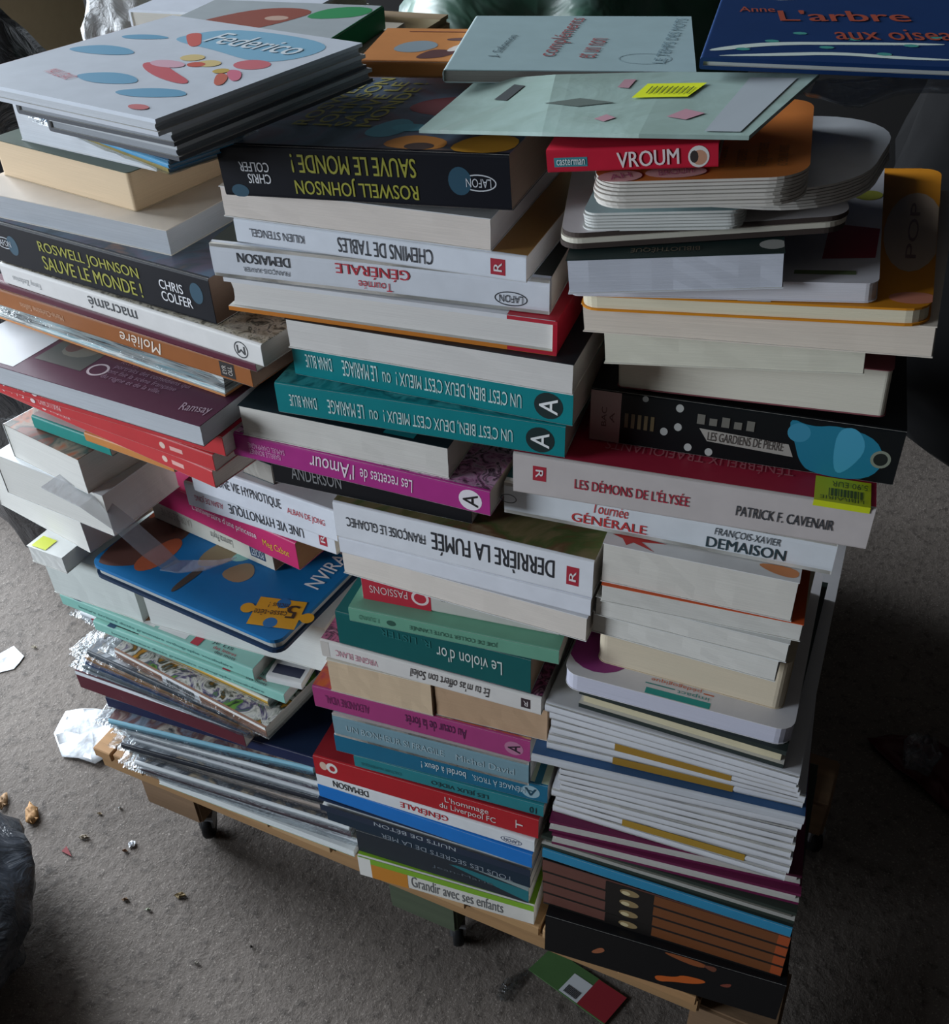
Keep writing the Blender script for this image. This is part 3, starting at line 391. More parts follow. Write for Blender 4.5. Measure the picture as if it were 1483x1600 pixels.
    {'id': 'blackR', 'name': 'paperback_book', 'label': 'thick black book with orange flame patches, lowest of the right stack', 'd': 0.16, 'sp': 'F', 'cov': '121214', 'top': '141416', 'bot': '121214', 'pg': 'e6dfd6', 'hard': 0, 'deco': [('Z', 'F', [(0.5, 0.1), (0.56, 0.22), (0.66, 0.34), (0.71, 0.52), (0.6, 0.5), (0.57, 0.36), (0.48, 0.26)], 'c05a1c', 'flame_print'), ('Z', 'F', [(0.2, 0.36), (0.25, 0.6), (0.27, 0.5), (0.23, 0.36)], '9a5a3a', 'flame_print'), ('Z', 'F', [(0.74, 0.5), (0.8, 0.66), (0.79, 0.5)], '7a3a2c', 'flame_print'), ('Z', 'F', [(0.46, 0.98), (0.66, 0.78), (0.7, 0.98)], '8a4a24', 'flame_print'), ('Z', 'F', [(0.66, 0.92), (0.72, 0.78), (0.73, 0.97)], '6a3a28', 'flame_print')], 'group': 'books in the right stack', 'P': (0.2404, -0.0131, 0.015), 'yawr': 0.0346, 'W': 0.2244, 't': 0.0639},
    {'id': 'brown0', 'name': 'paperback_book', 'label': 'brown and copper spine with black ornament panel, lowest of four matching in right stack', 'd': 0.16, 'sp': 'F', 'cov': '68443c', 'top': '17140f', 'bot': '17140f', 'pg': 'e6dfd6', 'hard': 0.0022, 'deco': [('R', 'F', 0, 0, 1, 0.17, '120f0d', 'dark_joint'), ('R', 'F', 0.27, -0.0, 0.47, 1, '14100e', 'ornament_panel'), ('O', 'F', 0.37, 0.5, 0.009, 0.005, '8f7a55', 'gilt_ornament', 20), ('O', 'F', 0.355, 0.42, 0.004, 0.003, 'c8b890', 'gilt_ornament', 20), ('R', 'F', 0.47, 0.2, 1.0, 1, '70401f', 'copper_band'), ('R', 'F', 0.955, 0.2, 1.0, 1, 'a34a22', 'orange_tail')], 'group': 'books in the right stack', 'P': (0.2345, -0.0016, 0.079), 'yawr': 0.01, 'W': 0.2237, 't': 0.0177},
    {'id': 'brown1', 'name': 'paperback_book', 'label': 'brown and copper spine with black ornament panel, second from bottom of four matching', 'd': 0.16, 'sp': 'F', 'cov': '68443c', 'top': '17140f', 'bot': '17140f', 'pg': 'e6dfd6', 'hard': 0.0022, 'deco': [('R', 'F', 0, 0, 1, 0.17, '120f0d', 'dark_joint'), ('R', 'F', 0.27, -0.0, 0.47, 1, '14100e', 'ornament_panel'), ('O', 'F', 0.37, 0.5, 0.009, 0.005, '8f7a55', 'gilt_ornament', 20), ('O', 'F', 0.355, 0.42, 0.004, 0.003, 'c8b890', 'gilt_ornament', 20), ('R', 'F', 0.47, 0.2, 1.0, 1, '70401f', 'copper_band'), ('R', 'F', 0.955, 0.2, 1.0, 1, 'a34a22', 'orange_tail')], 'group': 'books in the right stack', 'P': (0.2338, -0.0015, 0.0968), 'yawr': 0.0068, 'W': 0.224, 't': 0.0177},
    {'id': 'brown2', 'name': 'paperback_book', 'label': 'brown and copper spine with black ornament panel, third from bottom of four matching', 'd': 0.16, 'sp': 'F', 'cov': '68443c', 'top': '17140f', 'bot': '17140f', 'pg': 'e6dfd6', 'hard': 0.0022, 'deco': [('R', 'F', 0, 0, 1, 0.17, '120f0d', 'dark_joint'), ('R', 'F', 0.27, -0.0, 0.47, 1, '14100e', 'ornament_panel'), ('O', 'F', 0.37, 0.5, 0.009, 0.005, '8f7a55', 'gilt_ornament', 20), ('O', 'F', 0.355, 0.42, 0.004, 0.003, 'c8b890', 'gilt_ornament', 20), ('R', 'F', 0.47, 0.2, 1.0, 1, '70401f', 'copper_band'), ('R', 'F', 0.955, 0.2, 1.0, 1, 'a34a22', 'orange_tail')], 'group': 'books in the right stack', 'P': (0.2332, -0.0017, 0.1146), 'yawr': 0.0035, 'W': 0.2242, 't': 0.0177},
    {'id': 'brown3', 'name': 'paperback_book', 'label': 'brown and copper spine with black ornament panel, topmost of four matching under blue spine', 'd': 0.16, 'sp': 'F', 'cov': '68443c', 'top': '17140f', 'bot': '17140f', 'pg': 'e6dfd6', 'hard': 0.0022, 'deco': [('R', 'F', 0, 0, 1, 0.17, '120f0d', 'dark_joint'), ('R', 'F', 0.27, -0.0, 0.47, 1, '14100e', 'ornament_panel'), ('O', 'F', 0.37, 0.5, 0.009, 0.005, '8f7a55', 'gilt_ornament', 20), ('O', 'F', 0.355, 0.42, 0.004, 0.003, 'c8b890', 'gilt_ornament', 20), ('R', 'F', 0.47, 0.2, 1.0, 1, '70401f', 'copper_band'), ('R', 'F', 0.955, 0.2, 1.0, 1, 'a34a22', 'orange_tail')], 'group': 'books in the right stack', 'P': (0.2328, -0.0021, 0.1324), 'yawr': 0.0002, 'W': 0.2242, 't': 0.0177},
    {'id': 'blueR', 'name': 'hardcover_book', 'label': 'slim cerulean blue spine above the four matching brown spines, right stack', 'd': 0.17, 'sp': 'F', 'cov': '2f82a8', 'top': '2a3432', 'bot': '2f82a8', 'pg': 'e6dfd6', 'hard': 0, 'deco': [], 'group': 'books in the right stack', 'P': (0.2316, 0.0006, 0.1502), 'yawr': -0.0133, 'W': 0.2243, 't': 0.0137},
    {'id': 'darkcov', 'name': 'paperback_book', 'label': 'dark grey-green book with rough page edges between the blue spine and burgundy books', 'd': 0.165, 'sp': 'B', 'cov': '303832', 'top': '303832', 'bot': '303832', 'pg': '5a5850', 'hard': 0.0045, 'deco': [], 'group': 'books in the right stack', 'P': (0.2299, 0.0031, 0.164), 'yawr': -0.0005, 'W': 0.2263, 't': 0.0169},
    {'id': 'ramR2', 'name': 'hardcover_book', 'label': 'lower burgundy book with broad grey page edges, right stack', 'd': 0.19, 'sp': 'B', 'cov': '6a2448', 'top': '6a2448', 'bot': '6a2448', 'pg': 'b8b2ae', 'hard': 0.0035, 'deco': [], 'group': 'books in the right stack', 'P': (0.2411, -0.0022, 0.181), 'yawr': 0.062, 'W': 0.2155, 't': 0.0159},
    {'id': 'ramR1', 'name': 'hardcover_book', 'label': 'upper burgundy book with grey page edges under the folded white papers, right stack', 'd': 0.19, 'sp': 'B', 'cov': '6a2448', 'top': '6a2448', 'bot': '6a2448', 'pg': 'b8b2ae', 'hard': 0.0035, 'deco': [('T', 'T', 0.08, 0.03, 0.24, 0.09, 0, 'b89aa8', 'Ramsay', 'publisher_mark', 0.0, 0.0)], 'group': 'books in the right stack', 'P': (0.238, -0.0008, 0.197), 'yawr': 0.0883, 'W': 0.2166, 't': 0.0154},
    {'id': 'magW0', 'name': 'folded_magazine', 'label': 'white folded magazine, lowest from the bottom of the lower white bundle', 'd': 0.3, 'sp': 'F', 'cov': 'd6d7dc', 'top': 'dadbdf', 'bot': 'd6d7dc', 'pg': 'cfcfd2', 'hard': 0, 'deco': [], 'group': 'white folded magazines in the right stack', 'round': 0.004, 'cat': 'magazine', 'P': (0.2379, 0.0089, 0.2125), 'yawr': -0.0072, 'W': 0.2022, 't': 0.0101},
    {'id': 'magW1', 'name': 'folded_magazine', 'label': 'white folded magazine, second from the bottom of the lower white bundle', 'd': 0.3, 'sp': 'F', 'cov': 'd6d7dc', 'top': 'dadbdf', 'bot': 'd6d7dc', 'pg': 'cfcfd2', 'hard': 0, 'deco': [('R', 'F', 0.3, 0.1, 0.82, 1, 'a8842e', 'gold_band')], 'group': 'white folded magazines in the right stack', 'round': 0.004, 'cat': 'magazine', 'P': (0.2404, 0.0077, 0.2227), 'yawr': 0.0034, 'W': 0.2014, 't': 0.0101},
    {'id': 'magW2', 'name': 'folded_magazine', 'label': 'white folded magazine, third from the bottom of the lower white bundle', 'd': 0.3, 'sp': 'F', 'cov': 'd6d7dc', 'top': 'dadbdf', 'bot': 'd6d7dc', 'pg': 'cfcfd2', 'hard': 0, 'deco': [], 'group': 'white folded magazines in the right stack', 'round': 0.004, 'cat': 'magazine', 'P': (0.2413, 0.0059, 0.2329), 'yawr': 0.0143, 'W': 0.2007, 't': 0.0101},
    {'id': 'magW3', 'name': 'folded_magazine', 'label': 'white folded magazine, fourth from the bottom of the lower white bundle', 'd': 0.3, 'sp': 'F', 'cov': 'd6d7dc', 'top': 'dadbdf', 'bot': 'd6d7dc', 'pg': 'cfcfd2', 'hard': 0, 'deco': [], 'group': 'white folded magazines in the right stack', 'round': 0.004, 'cat': 'magazine', 'P': (0.2382, 0.0025, 0.2431), 'yawr': 0.0278, 'W': 0.2016, 't': 0.0101},
    {'id': 'magW4', 'name': 'folded_magazine', 'label': 'white folded magazine, fifth from the bottom of the lower white bundle', 'd': 0.3, 'sp': 'F', 'cov': 'd6d7dc', 'top': 'dadbdf', 'bot': 'd6d7dc', 'pg': 'cfcfd2', 'hard': 0, 'deco': [], 'group': 'white folded magazines in the right stack', 'round': 0.004, 'cat': 'magazine', 'P': (0.2453, 0.0026, 0.2533), 'yawr': 0.0307, 'W': 0.196, 't': 0.0101},
    {'id': 'magW5', 'name': 'folded_magazine', 'label': 'white folded magazine, sixth from the bottom of the lower white bundle', 'd': 0.3, 'sp': 'F', 'cov': 'd6d7dc', 'top': 'dadbdf', 'bot': 'd6d7dc', 'pg': 'cfcfd2', 'hard': 0, 'deco': [], 'group': 'white folded magazines in the right stack', 'round': 0.004, 'cat': 'magazine', 'P': (0.2464, 0.0005, 0.2635), 'yawr': 0.0367, 'W': 0.1922, 't': 0.0101},
    {'id': 'magW6', 'name': 'folded_magazine', 'label': 'white folded magazine, seventh from the bottom of the lower white bundle', 'd': 0.3, 'sp': 'F', 'cov': 'd6d7dc', 'top': 'dadbdf', 'bot': 'd6d7dc', 'pg': 'cfcfd2', 'hard': 0, 'deco': [], 'group': 'white folded magazines in the right stack', 'round': 0.004, 'cat': 'magazine', 'P': (0.2451, -0.0026, 0.2737), 'yawr': 0.053, 'W': 0.1948, 't': 0.0101},
    {'id': 'magW7', 'name': 'folded_magazine', 'label': 'white folded magazine, eighth from the bottom of the lower white bundle', 'd': 0.3, 'sp': 'F', 'cov': 'd6d7dc', 'top': 'dadbdf', 'bot': 'd6d7dc', 'pg': 'cfcfd2', 'hard': 0, 'deco': [('BAR', 'T', 0.06, 0.05, 0.34, 0.1), ('T', 'T', 0.06, 0.015, 0.55, 0.04, 0, '5a5a5e', 'FRANCE MÉTRO : 10,90 € - BEL - CH', 'price_lettering', 0.0, 0.0)], 'group': 'white folded magazines in the right stack', 'round': 0.004, 'cat': 'magazine', 'P': (0.247, -0.0046, 0.2839), 'yawr': 0.0659, 'W': 0.1953, 't': 0.0101},
    {'id': 'magB', 'name': 'folded_magazine', 'label': 'blue fronted magazine fanned out between the two white magazine bundles', 'd': 0.3, 'sp': 'F', 'cov': 'c9ccd2', 'top': '3a5c86', 'bot': 'c9ccd2', 'pg': 'c8c8cc', 'hard': 0, 'deco': [], 'group': 'white folded magazines in the right stack', 'cat': 'magazine', 'P': (0.2224, -0.0064, 0.2941), 'yawr': 0.0558, 'W': 0.2204, 't': 0.0088},
    {'id': 'magV0', 'name': 'folded_magazine', 'label': 'white folded magazine, lowest from the bottom of the upper white bundle', 'd': 0.31, 'sp': 'F', 'cov': 'd6d7dc', 'top': 'd2d2d6', 'bot': 'd6d7dc', 'pg': 'cfcfd2', 'hard': 0, 'deco': [('R', 'F', 0.27, 0.08, 0.74, 1, 'a27c2c', 'gold_band')], 'group': 'white folded magazines in the right stack', 'round': 0.0035, 'cat': 'magazine', 'P': (0.2325, 0.0039, 0.303), 'yawr': 0.0502, 'W': 0.2067, 't': 0.0097},
    {'id': 'magV1', 'name': 'folded_magazine', 'label': 'white folded magazine, second from the bottom of the upper white bundle', 'd': 0.31, 'sp': 'F', 'cov': 'd6d7dc', 'top': 'd2d2d6', 'bot': 'd6d7dc', 'pg': 'cfcfd2', 'hard': 0, 'deco': [], 'group': 'white folded magazines in the right stack', 'round': 0.0035, 'cat': 'magazine', 'P': (0.2336, 0.004, 0.3128), 'yawr': 0.0354, 'W': 0.2057, 't': 0.0097},
    {'id': 'magV2', 'name': 'folded_magazine', 'label': 'white folded magazine, third from the bottom of the upper white bundle', 'd': 0.31, 'sp': 'F', 'cov': 'd6d7dc', 'top': 'd2d2d6', 'bot': 'd6d7dc', 'pg': 'cfcfd2', 'hard': 0, 'deco': [('R', 'F', 0.27, 0.08, 0.74, 1, 'a27c2c', 'gold_band')], 'group': 'white folded magazines in the right stack', 'round': 0.0035, 'cat': 'magazine', 'P': (0.2359, 0.0045, 0.3226), 'yawr': 0.0095, 'W': 0.1982, 't': 0.0097},
    {'id': 'magV3', 'name': 'folded_magazine', 'label': 'white folded magazine, fourth from the bottom of the upper white bundle', 'd': 0.31, 'sp': 'F', 'cov': 'd6d7dc', 'top': 'd2d2d6', 'bot': 'd6d7dc', 'pg': 'cfcfd2', 'hard': 0, 'deco': [], 'group': 'white folded magazines in the right stack', 'round': 0.0035, 'cat': 'magazine', 'P': (0.2358, 0.004, 0.3324), 'yawr': -0.0083, 'W': 0.1961, 't': 0.0097},
    {'id': 'magV4', 'name': 'folded_magazine', 'label': 'white folded magazine, fifth from the bottom of the upper white bundle', 'd': 0.31, 'sp': 'F', 'cov': 'd6d7dc', 'top': 'd2d2d6', 'bot': 'd6d7dc', 'pg': 'cfcfd2', 'hard': 0, 'deco': [], 'group': 'white folded magazines in the right stack', 'round': 0.0035, 'cat': 'magazine', 'P': (0.2345, 0.003, 0.3422), 'yawr': -0.0241, 'W': 0.1951, 't': 0.0097},
    {'id': 'magV5', 'name': 'folded_magazine', 'label': 'white folded magazine, sixth from the bottom of the upper white bundle', 'd': 0.31, 'sp': 'F', 'cov': 'd6d7dc', 'top': 'd2d2d6', 'bot': 'd6d7dc', 'pg': 'cfcfd2', 'hard': 0, 'deco': [], 'group': 'white folded magazines in the right stack', 'round': 0.0035, 'cat': 'magazine', 'P': (0.231, 0.001, 0.352), 'yawr': -0.03, 'W': 0.1992, 't': 0.0097},
    {'id': 'darkhb', 'name': 'hardcover_book', 'label': 'slim hardcover with two charcoal green boards and cream pages, on the white magazines', 'd': 0.2, 'sp': 'B', 'cov': '2e3634', 'top': '2e3634', 'bot': '2e3634', 'pg': 'cfc4a4', 'hard': 0.0045, 'deco': [], 'group': 'books in the right stack', 'P': (0.2573, 0.0068, 0.3619), 'yawr': -0.0481, 'W': 0.1602, 't': 0.0195},
    {'id': 'impact', 'name': 'paperback_book', 'label': 'white softcover with teal block and orange inverted lettering on its cover, right stack', 'd': 0.19, 'sp': 'B', 'cov': 'dcdade', 'top': 'dcdade', 'bot': 'dcdade', 'pg': 'd0d0e0', 'hard': 0, 'deco': [('R', 'T', 0.37, 0.004, 0.65, 0.036, '159a94', 'teal_block'), ('T', 'T', 0.5, 0.042, 0.64, 0.066, 180, '3a8f8c', 'impact', 'title_lettering', 0.0, 0.0), ('T', 'T', 0.38, 0.072, 0.6, 0.096, 180, 'd0683c', 'pédagogique', 'subtitle_lettering', 0.0, 0.0), ('R', 'T', 0.36, 0.056, 0.49, 0.062, '3a8f8c', 'teal_rule'), ('R', 'T', 0.61, 0.074, 0.655, 0.08, 'd0683c', 'orange_rule'), ('O', 'T', 0.13, 0.2, 0.028, 0.03, '8c2f78', 'purple_patch', 20)], 'group': 'books in the right stack', 'corner': 0.012, 'P': (0.2434, 0.0054, 0.3815), 'yawr': -0.0128, 'W': 0.1754, 't': 0.0174},
    {'id': 'beigeP', 'name': 'paperback_book', 'label': 'thick yellowed paperback with rounded worn page corners, on the white teal-block softcover', 'd': 0.14, 'sp': 'B', 'cov': 'd8c8b0', 'top': 'd8c8b0', 'bot': 'd8c8b0', 'pg': 'dccdb4', 'hard': 0, 'deco': [], 'group': 'books in the right stack', 'corner': 0.008, 'P': (0.2647, 0.0251, 0.399), 'yawr': -0.0321, 'W': 0.1441, 't': 0.0489},
    {'id': 'whiteO', 'name': 'paperback_book', 'label': 'plain white page block, third beneath the white-topped book, right stack', 'd': 0.14, 'sp': 'B', 'cov': 'dfe0de', 'top': 'dfe0de', 'bot': 'dfe0de', 'pg': 'e0ddd6', 'hard': 0, 'deco': [], 'group': 'books in the right stack', 'P': (0.2641, 0.0069, 0.448), 'yawr': -0.0501, 'W': 0.1348, 't': 0.0209},
    {'id': 'whiteN', 'name': 'paperback_book', 'label': 'plain white page block directly beneath the orange covered book, right stack', 'd': 0.14, 'sp': 'B', 'cov': 'dfe0de', 'top': 'dfe0de', 'bot': 'dfe0de', 'pg': 'e0ddd6', 'hard': 0, 'deco': [], 'group': 'books in the right stack', 'P': (0.2666, 0.0034, 0.469), 'yawr': -0.0256, 'W': 0.1364, 't': 0.0179},
    {'id': 'orangeM', 'name': 'paperback_book', 'label': 'paperback with vivid orange cover edge and white pages, right stack', 'd': 0.15, 'sp': 'B', 'cov': 'dd5a28', 'top': 'd65a2c', 'bot': 'e0dfda', 'pg': 'dedbd4', 'hard': 0, 'deco': [], 'group': 'books in the right stack', 'P': (0.271, -0.0004, 0.487), 'yawr': 0.0352, 'W': 0.1379, 't': 0.0159},
    {'id': 'whiteL', 'name': 'paperback_book', 'label': 'thick white paperback with a red arrow printed on its cover, below the white rounded spine', 'd': 0.14, 'sp': 'B', 'cov': 'e4e3e2', 'top': 'e4e3e2', 'bot': 'e4e3e2', 'pg': 'e2ddd4', 'hard': 0, 'deco': [('Z', 'T', [(0.03, 0.085), (0.12, 0.1), (0.32, 0.085), (0.19, 0.065), (0.27, 0.01), (0.15, 0.05), (0.12, 0.02), (0.09, 0.065)], 'cc3a34', 'arrow_print'), ('Z', 'T', [(0.76, 0.09), (0.86, 0.03), (0.99, 0.02), (0.99, 0.1)], 'd98a52', 'orange_print')], 'group': 'books in the right stack', 'P': (0.2695, 0.0026, 0.503), 'yawr': 0.0139, 'W': 0.131, 't': 0.0349},
    {'id': 'gen3', 'name': 'paperback_book', 'label': 'white paperback with rounded spine and an upright red title, right stack', 'd': 0.15, 'sp': 'F', 'cov': 'dde1e6', 'top': '3a6066', 'bot': '2a6a70', 'pg': 'e6dfd6', 'hard': 0, 'deco': [('T', 'F', 0.285, 0.56, 0.395, 0.88, 0, 'c83a3c', 'Tournée', 'title_lettering', 0.0, 0.2), ('T', 'F', 0.22, 0.18, 0.455, 0.52, 0, 'c83a3c', 'GÉNÉRALE', 'title_lettering', 0.015, 0.0), ('T', 'F', 0.655, 0.54, 0.845, 0.8, 0, '3a434a', 'FRANÇOIS-XAVIER', 'author_lettering', 0.0, 0.15), ('T', 'F', 0.635, 0.18, 0.865, 0.5, 0, '2c4048', 'DEMAISON', 'author_lettering', 0.015, 0.0), ('Q', 'F', 0.015, 0.5, 0.006, 0.004, 0.0007, '55585e', 'publisher_mark', 28)], 'group': 'books in the right stack', 'round': 0.006, 'P': (0.1946, 0.012, 0.538), 'yawr': 0.0266, 'W': 0.2239, 't': 0.0279},
    {'id': 'demons', 'name': 'paperback_book', 'label': 'thick pale spined novel with red capitals and a bright yellow price sticker, right stack', 'd': 0.15, 'sp': 'F', 'cov': 'cdc4c2', 'top': 'b8304a', 'bot': 'cdc4c2', 'pg': '9a8676', 'hard': 0, 'deco': [('T', 'F', 0.185, 0.36, 0.515, 0.66, 0, 'b0283e', "LES DÉMONS DE L'ÉLYSÉE", 'title_lettering', 0.015, 0.0), ('T', 'F', 0.645, 0.34, 0.905, 0.58, 0, '3c3f45', 'PATRICK F. CAVENAIR', 'author_lettering', 0.012, 0.0), ('R', 'F', 0.06, 0.4, 0.1, 0.76, 'b02a3c', 'publisher_mark'), ('T', 'F', 0.0688, 0.4792, 0.0912, 0.6808000000000001, -90, 'e8e0e2', 'R', 'mark_letter', 0.01, 0.0), ('T', 'T', 0.25, 0.12, 0.78, 0.22, 180, 'c8707c', 'TÉNÉBREUX TRAFIQUANTS', 'cover_lettering', 0.0, 0.0), ('STICK', 0.84, 0.99, 0.0, 0.17, 0.88)], 'group': 'books in the right stack', 'P': (0.2048, 0.0025, 0.566), 'yawr': 0.0575, 'W': 0.2302, 't': 0.0329},
    {'id': 'gardiens', 'name': 'paperback_book', 'label': 'black library novel with a pink label, silver dots and teal splash on its spine', 'd': 0.15, 'sp': 'F', 'cov': '15181a', 'top': '141618', 'bot': '15181a', 'pg': 'e6dfd6', 'hard': 0, 'deco': [('R', 'F', 0, 0.03, 0.105, 0.97, 'b89a96', 'library_label'), ('T', 'F', 0.04, 0.32, 0.058, 0.68, 90, '6a4a4a', 'BAC', 'label_lettering', 0.0, 0.0), ('T', 'F', 0.068, 0.4, 0.085, 0.6, 90, '6a4a4a', 'A', 'label_lettering', 0.0, 0.0), ('Z', 'F', [(0.37, 0.54), (0.66, 0.48), (0.68, 0.26), (0.4, 0.32)], 'a9a49c', 'title_ribbon'), ('T', 'F', 0.4, 0.34, 0.645, 0.5, 0, '4a4642', 'LES GARDIENS DE PIERRE', 'title_lettering', 0.0, 0.0), ('Z', 'F', [(0.64, 0.98), (0.72, 0.85), (0.8, 0.95), (0.93, 0.8), (0.96, 0.3), (0.9, 0.0), (0.74, 0.02), (0.7, 0.22), (0.68, 0.5)], '1f7f9c', 'teal_splash'), ('O', 'F', 0.685, 0.72, 0.007, 0.007, '3d93b2', 'teal_swirl', 20), ('Z', 'F', [(0.8, 0.9), (0.86, 0.95), (0.9, 0.6), (0.86, 0.2), (0.82, 0.05), (0.8, 0.4)], '4aa6c6', 'teal_swirl'), ('O', 'F', 0.945, 0.45, 0.006, 0.0065, '8a9080', 'publisher_mark', 20), ('O', 'F', 0.945, 0.45, 0.0042, 0.0046, '1e2422', 'publisher_mark', 20), ('O', 'F', 0.3, 0.85, 0.0025, 0.003, 'b8bab6', 'silver_dot', 20), ('O', 'F', 0.3, 0.5, 0.0025, 0.003, 'b8bab6', 'silver_dot', 20), ('O', 'F', 0.255, 0.38, 0.0025, 0.003, 'b8bab6', 'silver_dot', 20), ('O', 'F', 0.34, 0.15, 0.0025, 0.003, 'b8bab6', 'silver_dot', 20), ('O', 'F', 0.41, 0.12, 0.0025, 0.003, 'b8bab6', 'silver_dot', 20), ('O', 'F', 0.185, 0.93, 0.002, 0.0022, '8a8c88', 'silver_dot', 20), ('R', 'F', 0.12, 0.35, 0.132, 0.62, '6a5c40', 'gilt_stroke'), ('R', 'F', 0.142, 0.35, 0.154, 0.62, '6a5c40', 'gilt_stroke'), ('R', 'F', 0.16399999999999998, 0.35, 0.176, 0.62, '6a5c40', 'gilt_stroke'), ('R', 'F', 0.186, 0.35, 0.198, 0.62, '6a5c40', 'gilt_stroke'), ('R', 'F', 0.208, 0.35, 0.22, 0.62, '6a5c40', 'gilt_stroke'), ('R', 'F', 0.36, 0.62, 0.385, 0.8, '74726a', 'figure_print'), ('R', 'F', 0.39999999999999997, 0.62, 0.425, 0.75, '74726a', 'figure_print'), ('R', 'F', 0.44, 0.62, 0.465, 0.8, '74726a', 'figure_print'), ('R', 'F', 0.48, 0.62, 0.505, 0.75, '74726a', 'figure_print'), ('R', 'F', 0.52, 0.62, 0.545, 0.8, '74726a', 'figure_print')], 'group': 'books in the right stack', 'P': (0.2484, 0.0332, 0.599), 'yawr': 0.049, 'W': 0.1941, 't': 0.0409},
    {'id': 'burgK', 'name': 'paperback_book', 'label': 'burgundy topped paperback with cream pages, above the black library novel', 'd': 0.15, 'sp': 'B', 'cov': '8c5058', 'top': '8e4c56', 'bot': '8c5058', 'pg': 'e2dccc', 'hard': 0, 'deco': [], 'group': 'books in the right stack', 'tilt': 0.05, 'corner': 0.004, 'P': (0.2637, 0.0384, 0.64), 'yawr': 0.0137, 'W': 0.1646, 't': 0.0319},
    {'id': 'creamJ', 'name': 'paperback_book', 'label': 'thick cream page block with slightly fanned leaves, right stack', 'd': 0.145, 'sp': 'B', 'cov': 'e0dccc', 'top': 'e0dccc', 'bot': 'e0dccc', 'pg': 'e6e2d0', 'hard': 0, 'deco': [], 'group': 'books in the right stack', 'tilt': 0.09, 'P': (0.2613, 0.0111, 0.672), 'yawr': 0.0667, 'W': 0.1497, 't': 0.0269},
    {'id': 'creamI', 'name': 'paperback_book', 'label': 'wide cream softcover directly under the orange-yellow board cover', 'd': 0.2, 'sp': 'B', 'cov': 'ddd2c4', 'top': 'ddd2c4', 'bot': 'ddd2c4', 'pg': 'dccfc0', 'hard': 0, 'deco': [], 'group': 'books in the right stack', 'tilt': 0.1, 'P': (0.2508, -0.0024, 0.699), 'yawr': -0.0387, 'W': 0.1901, 't': 0.0179},
    {'id': 'yellow', 'name': 'hardcover_book', 'label': 'large orange-yellow board picture book with rounded corners, right stack', 'd': 0.21, 'sp': 'B', 'cov': 'd88a20', 'top': 'd48a24', 'bot': 'd88a20', 'pg': 'e6dcc0', 'hard': 0.0012, 'deco': [('O', 'T', 0.27, 0.03, 0.009, 0.014, 'dcd6d0', 'cover_bubble', 20), ('O', 'T', 0.53, 0.02, 0.009, 0.014, 'dcd6d0', 'cover_bubble', 20), ('O', 'T', 0.93, 0.5, 0.016, 0.06, 'c0a890', 'cover_bubble', 20), ('O', 'T', 0.95, 0.06, 0.012, 0.007, 'd88a70', 'cover_bubble', 20), ('T', 'T', 0.27, 0.02, 0.29, 0.08, 90, '4a4a60', 'PON', 'bubble_lettering', 0.0, 0.0), ('T', 'T', 0.52, 0.02, 0.545, 0.07, 90, '4a4a60', 'MON', 'bubble_lettering', 0.0, 0.0), ('T', 'T', 0.915, 0.3, 0.945, 0.7, 90, '8a6a60', 'POP', 'bubble_lettering', 0.0, 0.0)], 'group': 'books in the right stack', 'tilt': 0.1, 'corner': 0.012, 'P': (0.2488, -0.0111, 0.717), 'yawr': -0.0013, 'W': 0.1866, 't': 0.0099},
    {'id': 'whiteH', 'name': 'paperback_book', 'label': 'wide white softcover with a dark red label, behind and under the dark topped thick book', 'd': 0.2, 'sp': 'B', 'cov': 'd4d2d8', 'top': 'd4d2d8', 'bot': 'd4d2d8', 'pg': 'd6d4da', 'hard': 0, 'deco': [('Z', 'T', [(0.82, 0.15), (0.985, 0.16), (0.995, 0.36), (0.83, 0.4)], '9c1f3c', 'red_label'), ('R', 'T', 0.74, 0.05, 0.93, 0.075, '6a7a50', 'green_lettering'), ('O', 'T', 0.95, 0.62, 0.008, 0.008, 'b8b848', 'yellow_sticker', 20)], 'group': 'books in the right stack', 'tilt': 0.1, 'corner': 0.006, 'P': (0.245, -0.0149, 0.727), 'yawr': 0.0442, 'W': 0.1631, 't': 0.0109},
    {'id': 'whiteG', 'name': 'paperback_book', 'label': 'thick book with white pages and a dark green-black cover, right stack', 'd': 0.15, 'sp': 'B', 'cov': 'dcdfe6', 'top': '22302f', 'bot': 'dcdfe6', 'pg': 'd8dce8', 'hard': 0, 'deco': [('T', 'T', 0.3, 0.03, 0.62, 0.08, 180, '5a4e40', 'BIBLIOTHÈQUE', 'cover_lettering', 0.0, 0.0), ('O', 'T', 0.95, 0.07, 0.007, 0.006, 'a8a8a4', 'white_spot', 20)], 'group': 'books in the right stack', 'tilt': 0.1, 'P': (0.2504, -0.0351, 0.738), 'yawr': 0.1589, 'W': 0.1121, 't': 0.0199},
    {'id': 'bottomL', 'name': 'paperback_book', 'label': 'slim white-edged booklet with teal cover lying flat on the pallet, bottom of left stack', 'd': 0.2, 'sp': 'B', 'cov': '7fc0b4', 'top': 'd8dcdc', 'bot': '7fc0b4', 'pg': 'dde2e2', 'hard': 0, 'deco': [], 'group': 'books in the left stack', 'P': (-0.2432, 0.0279, 0.015), 'yawr': -0.0384, 'W': 0.258, 't': 0.0114},
    {'id': 'slv0', 'name': 'sleeved_magazine', 'label': 'thin magazine in crinkled film, lowest of the bottom left bundle', 'd': 0.22, 'sp': 'F', 'cov': 'c8ccd0', 'top': '@mag1', 'bot': 'c8ccd0', 'pg': 'c8ccd0', 'hard': 0, 'deco': [], 'group': 'film-wrapped magazines at the bottom of the left stack', 'film': 1, 'cat': 'magazine', 'P': (-0.2644, 0.0287, 0.0265), 'yawr': -0.0098, 'W': 0.2838, 't': 0.0087},
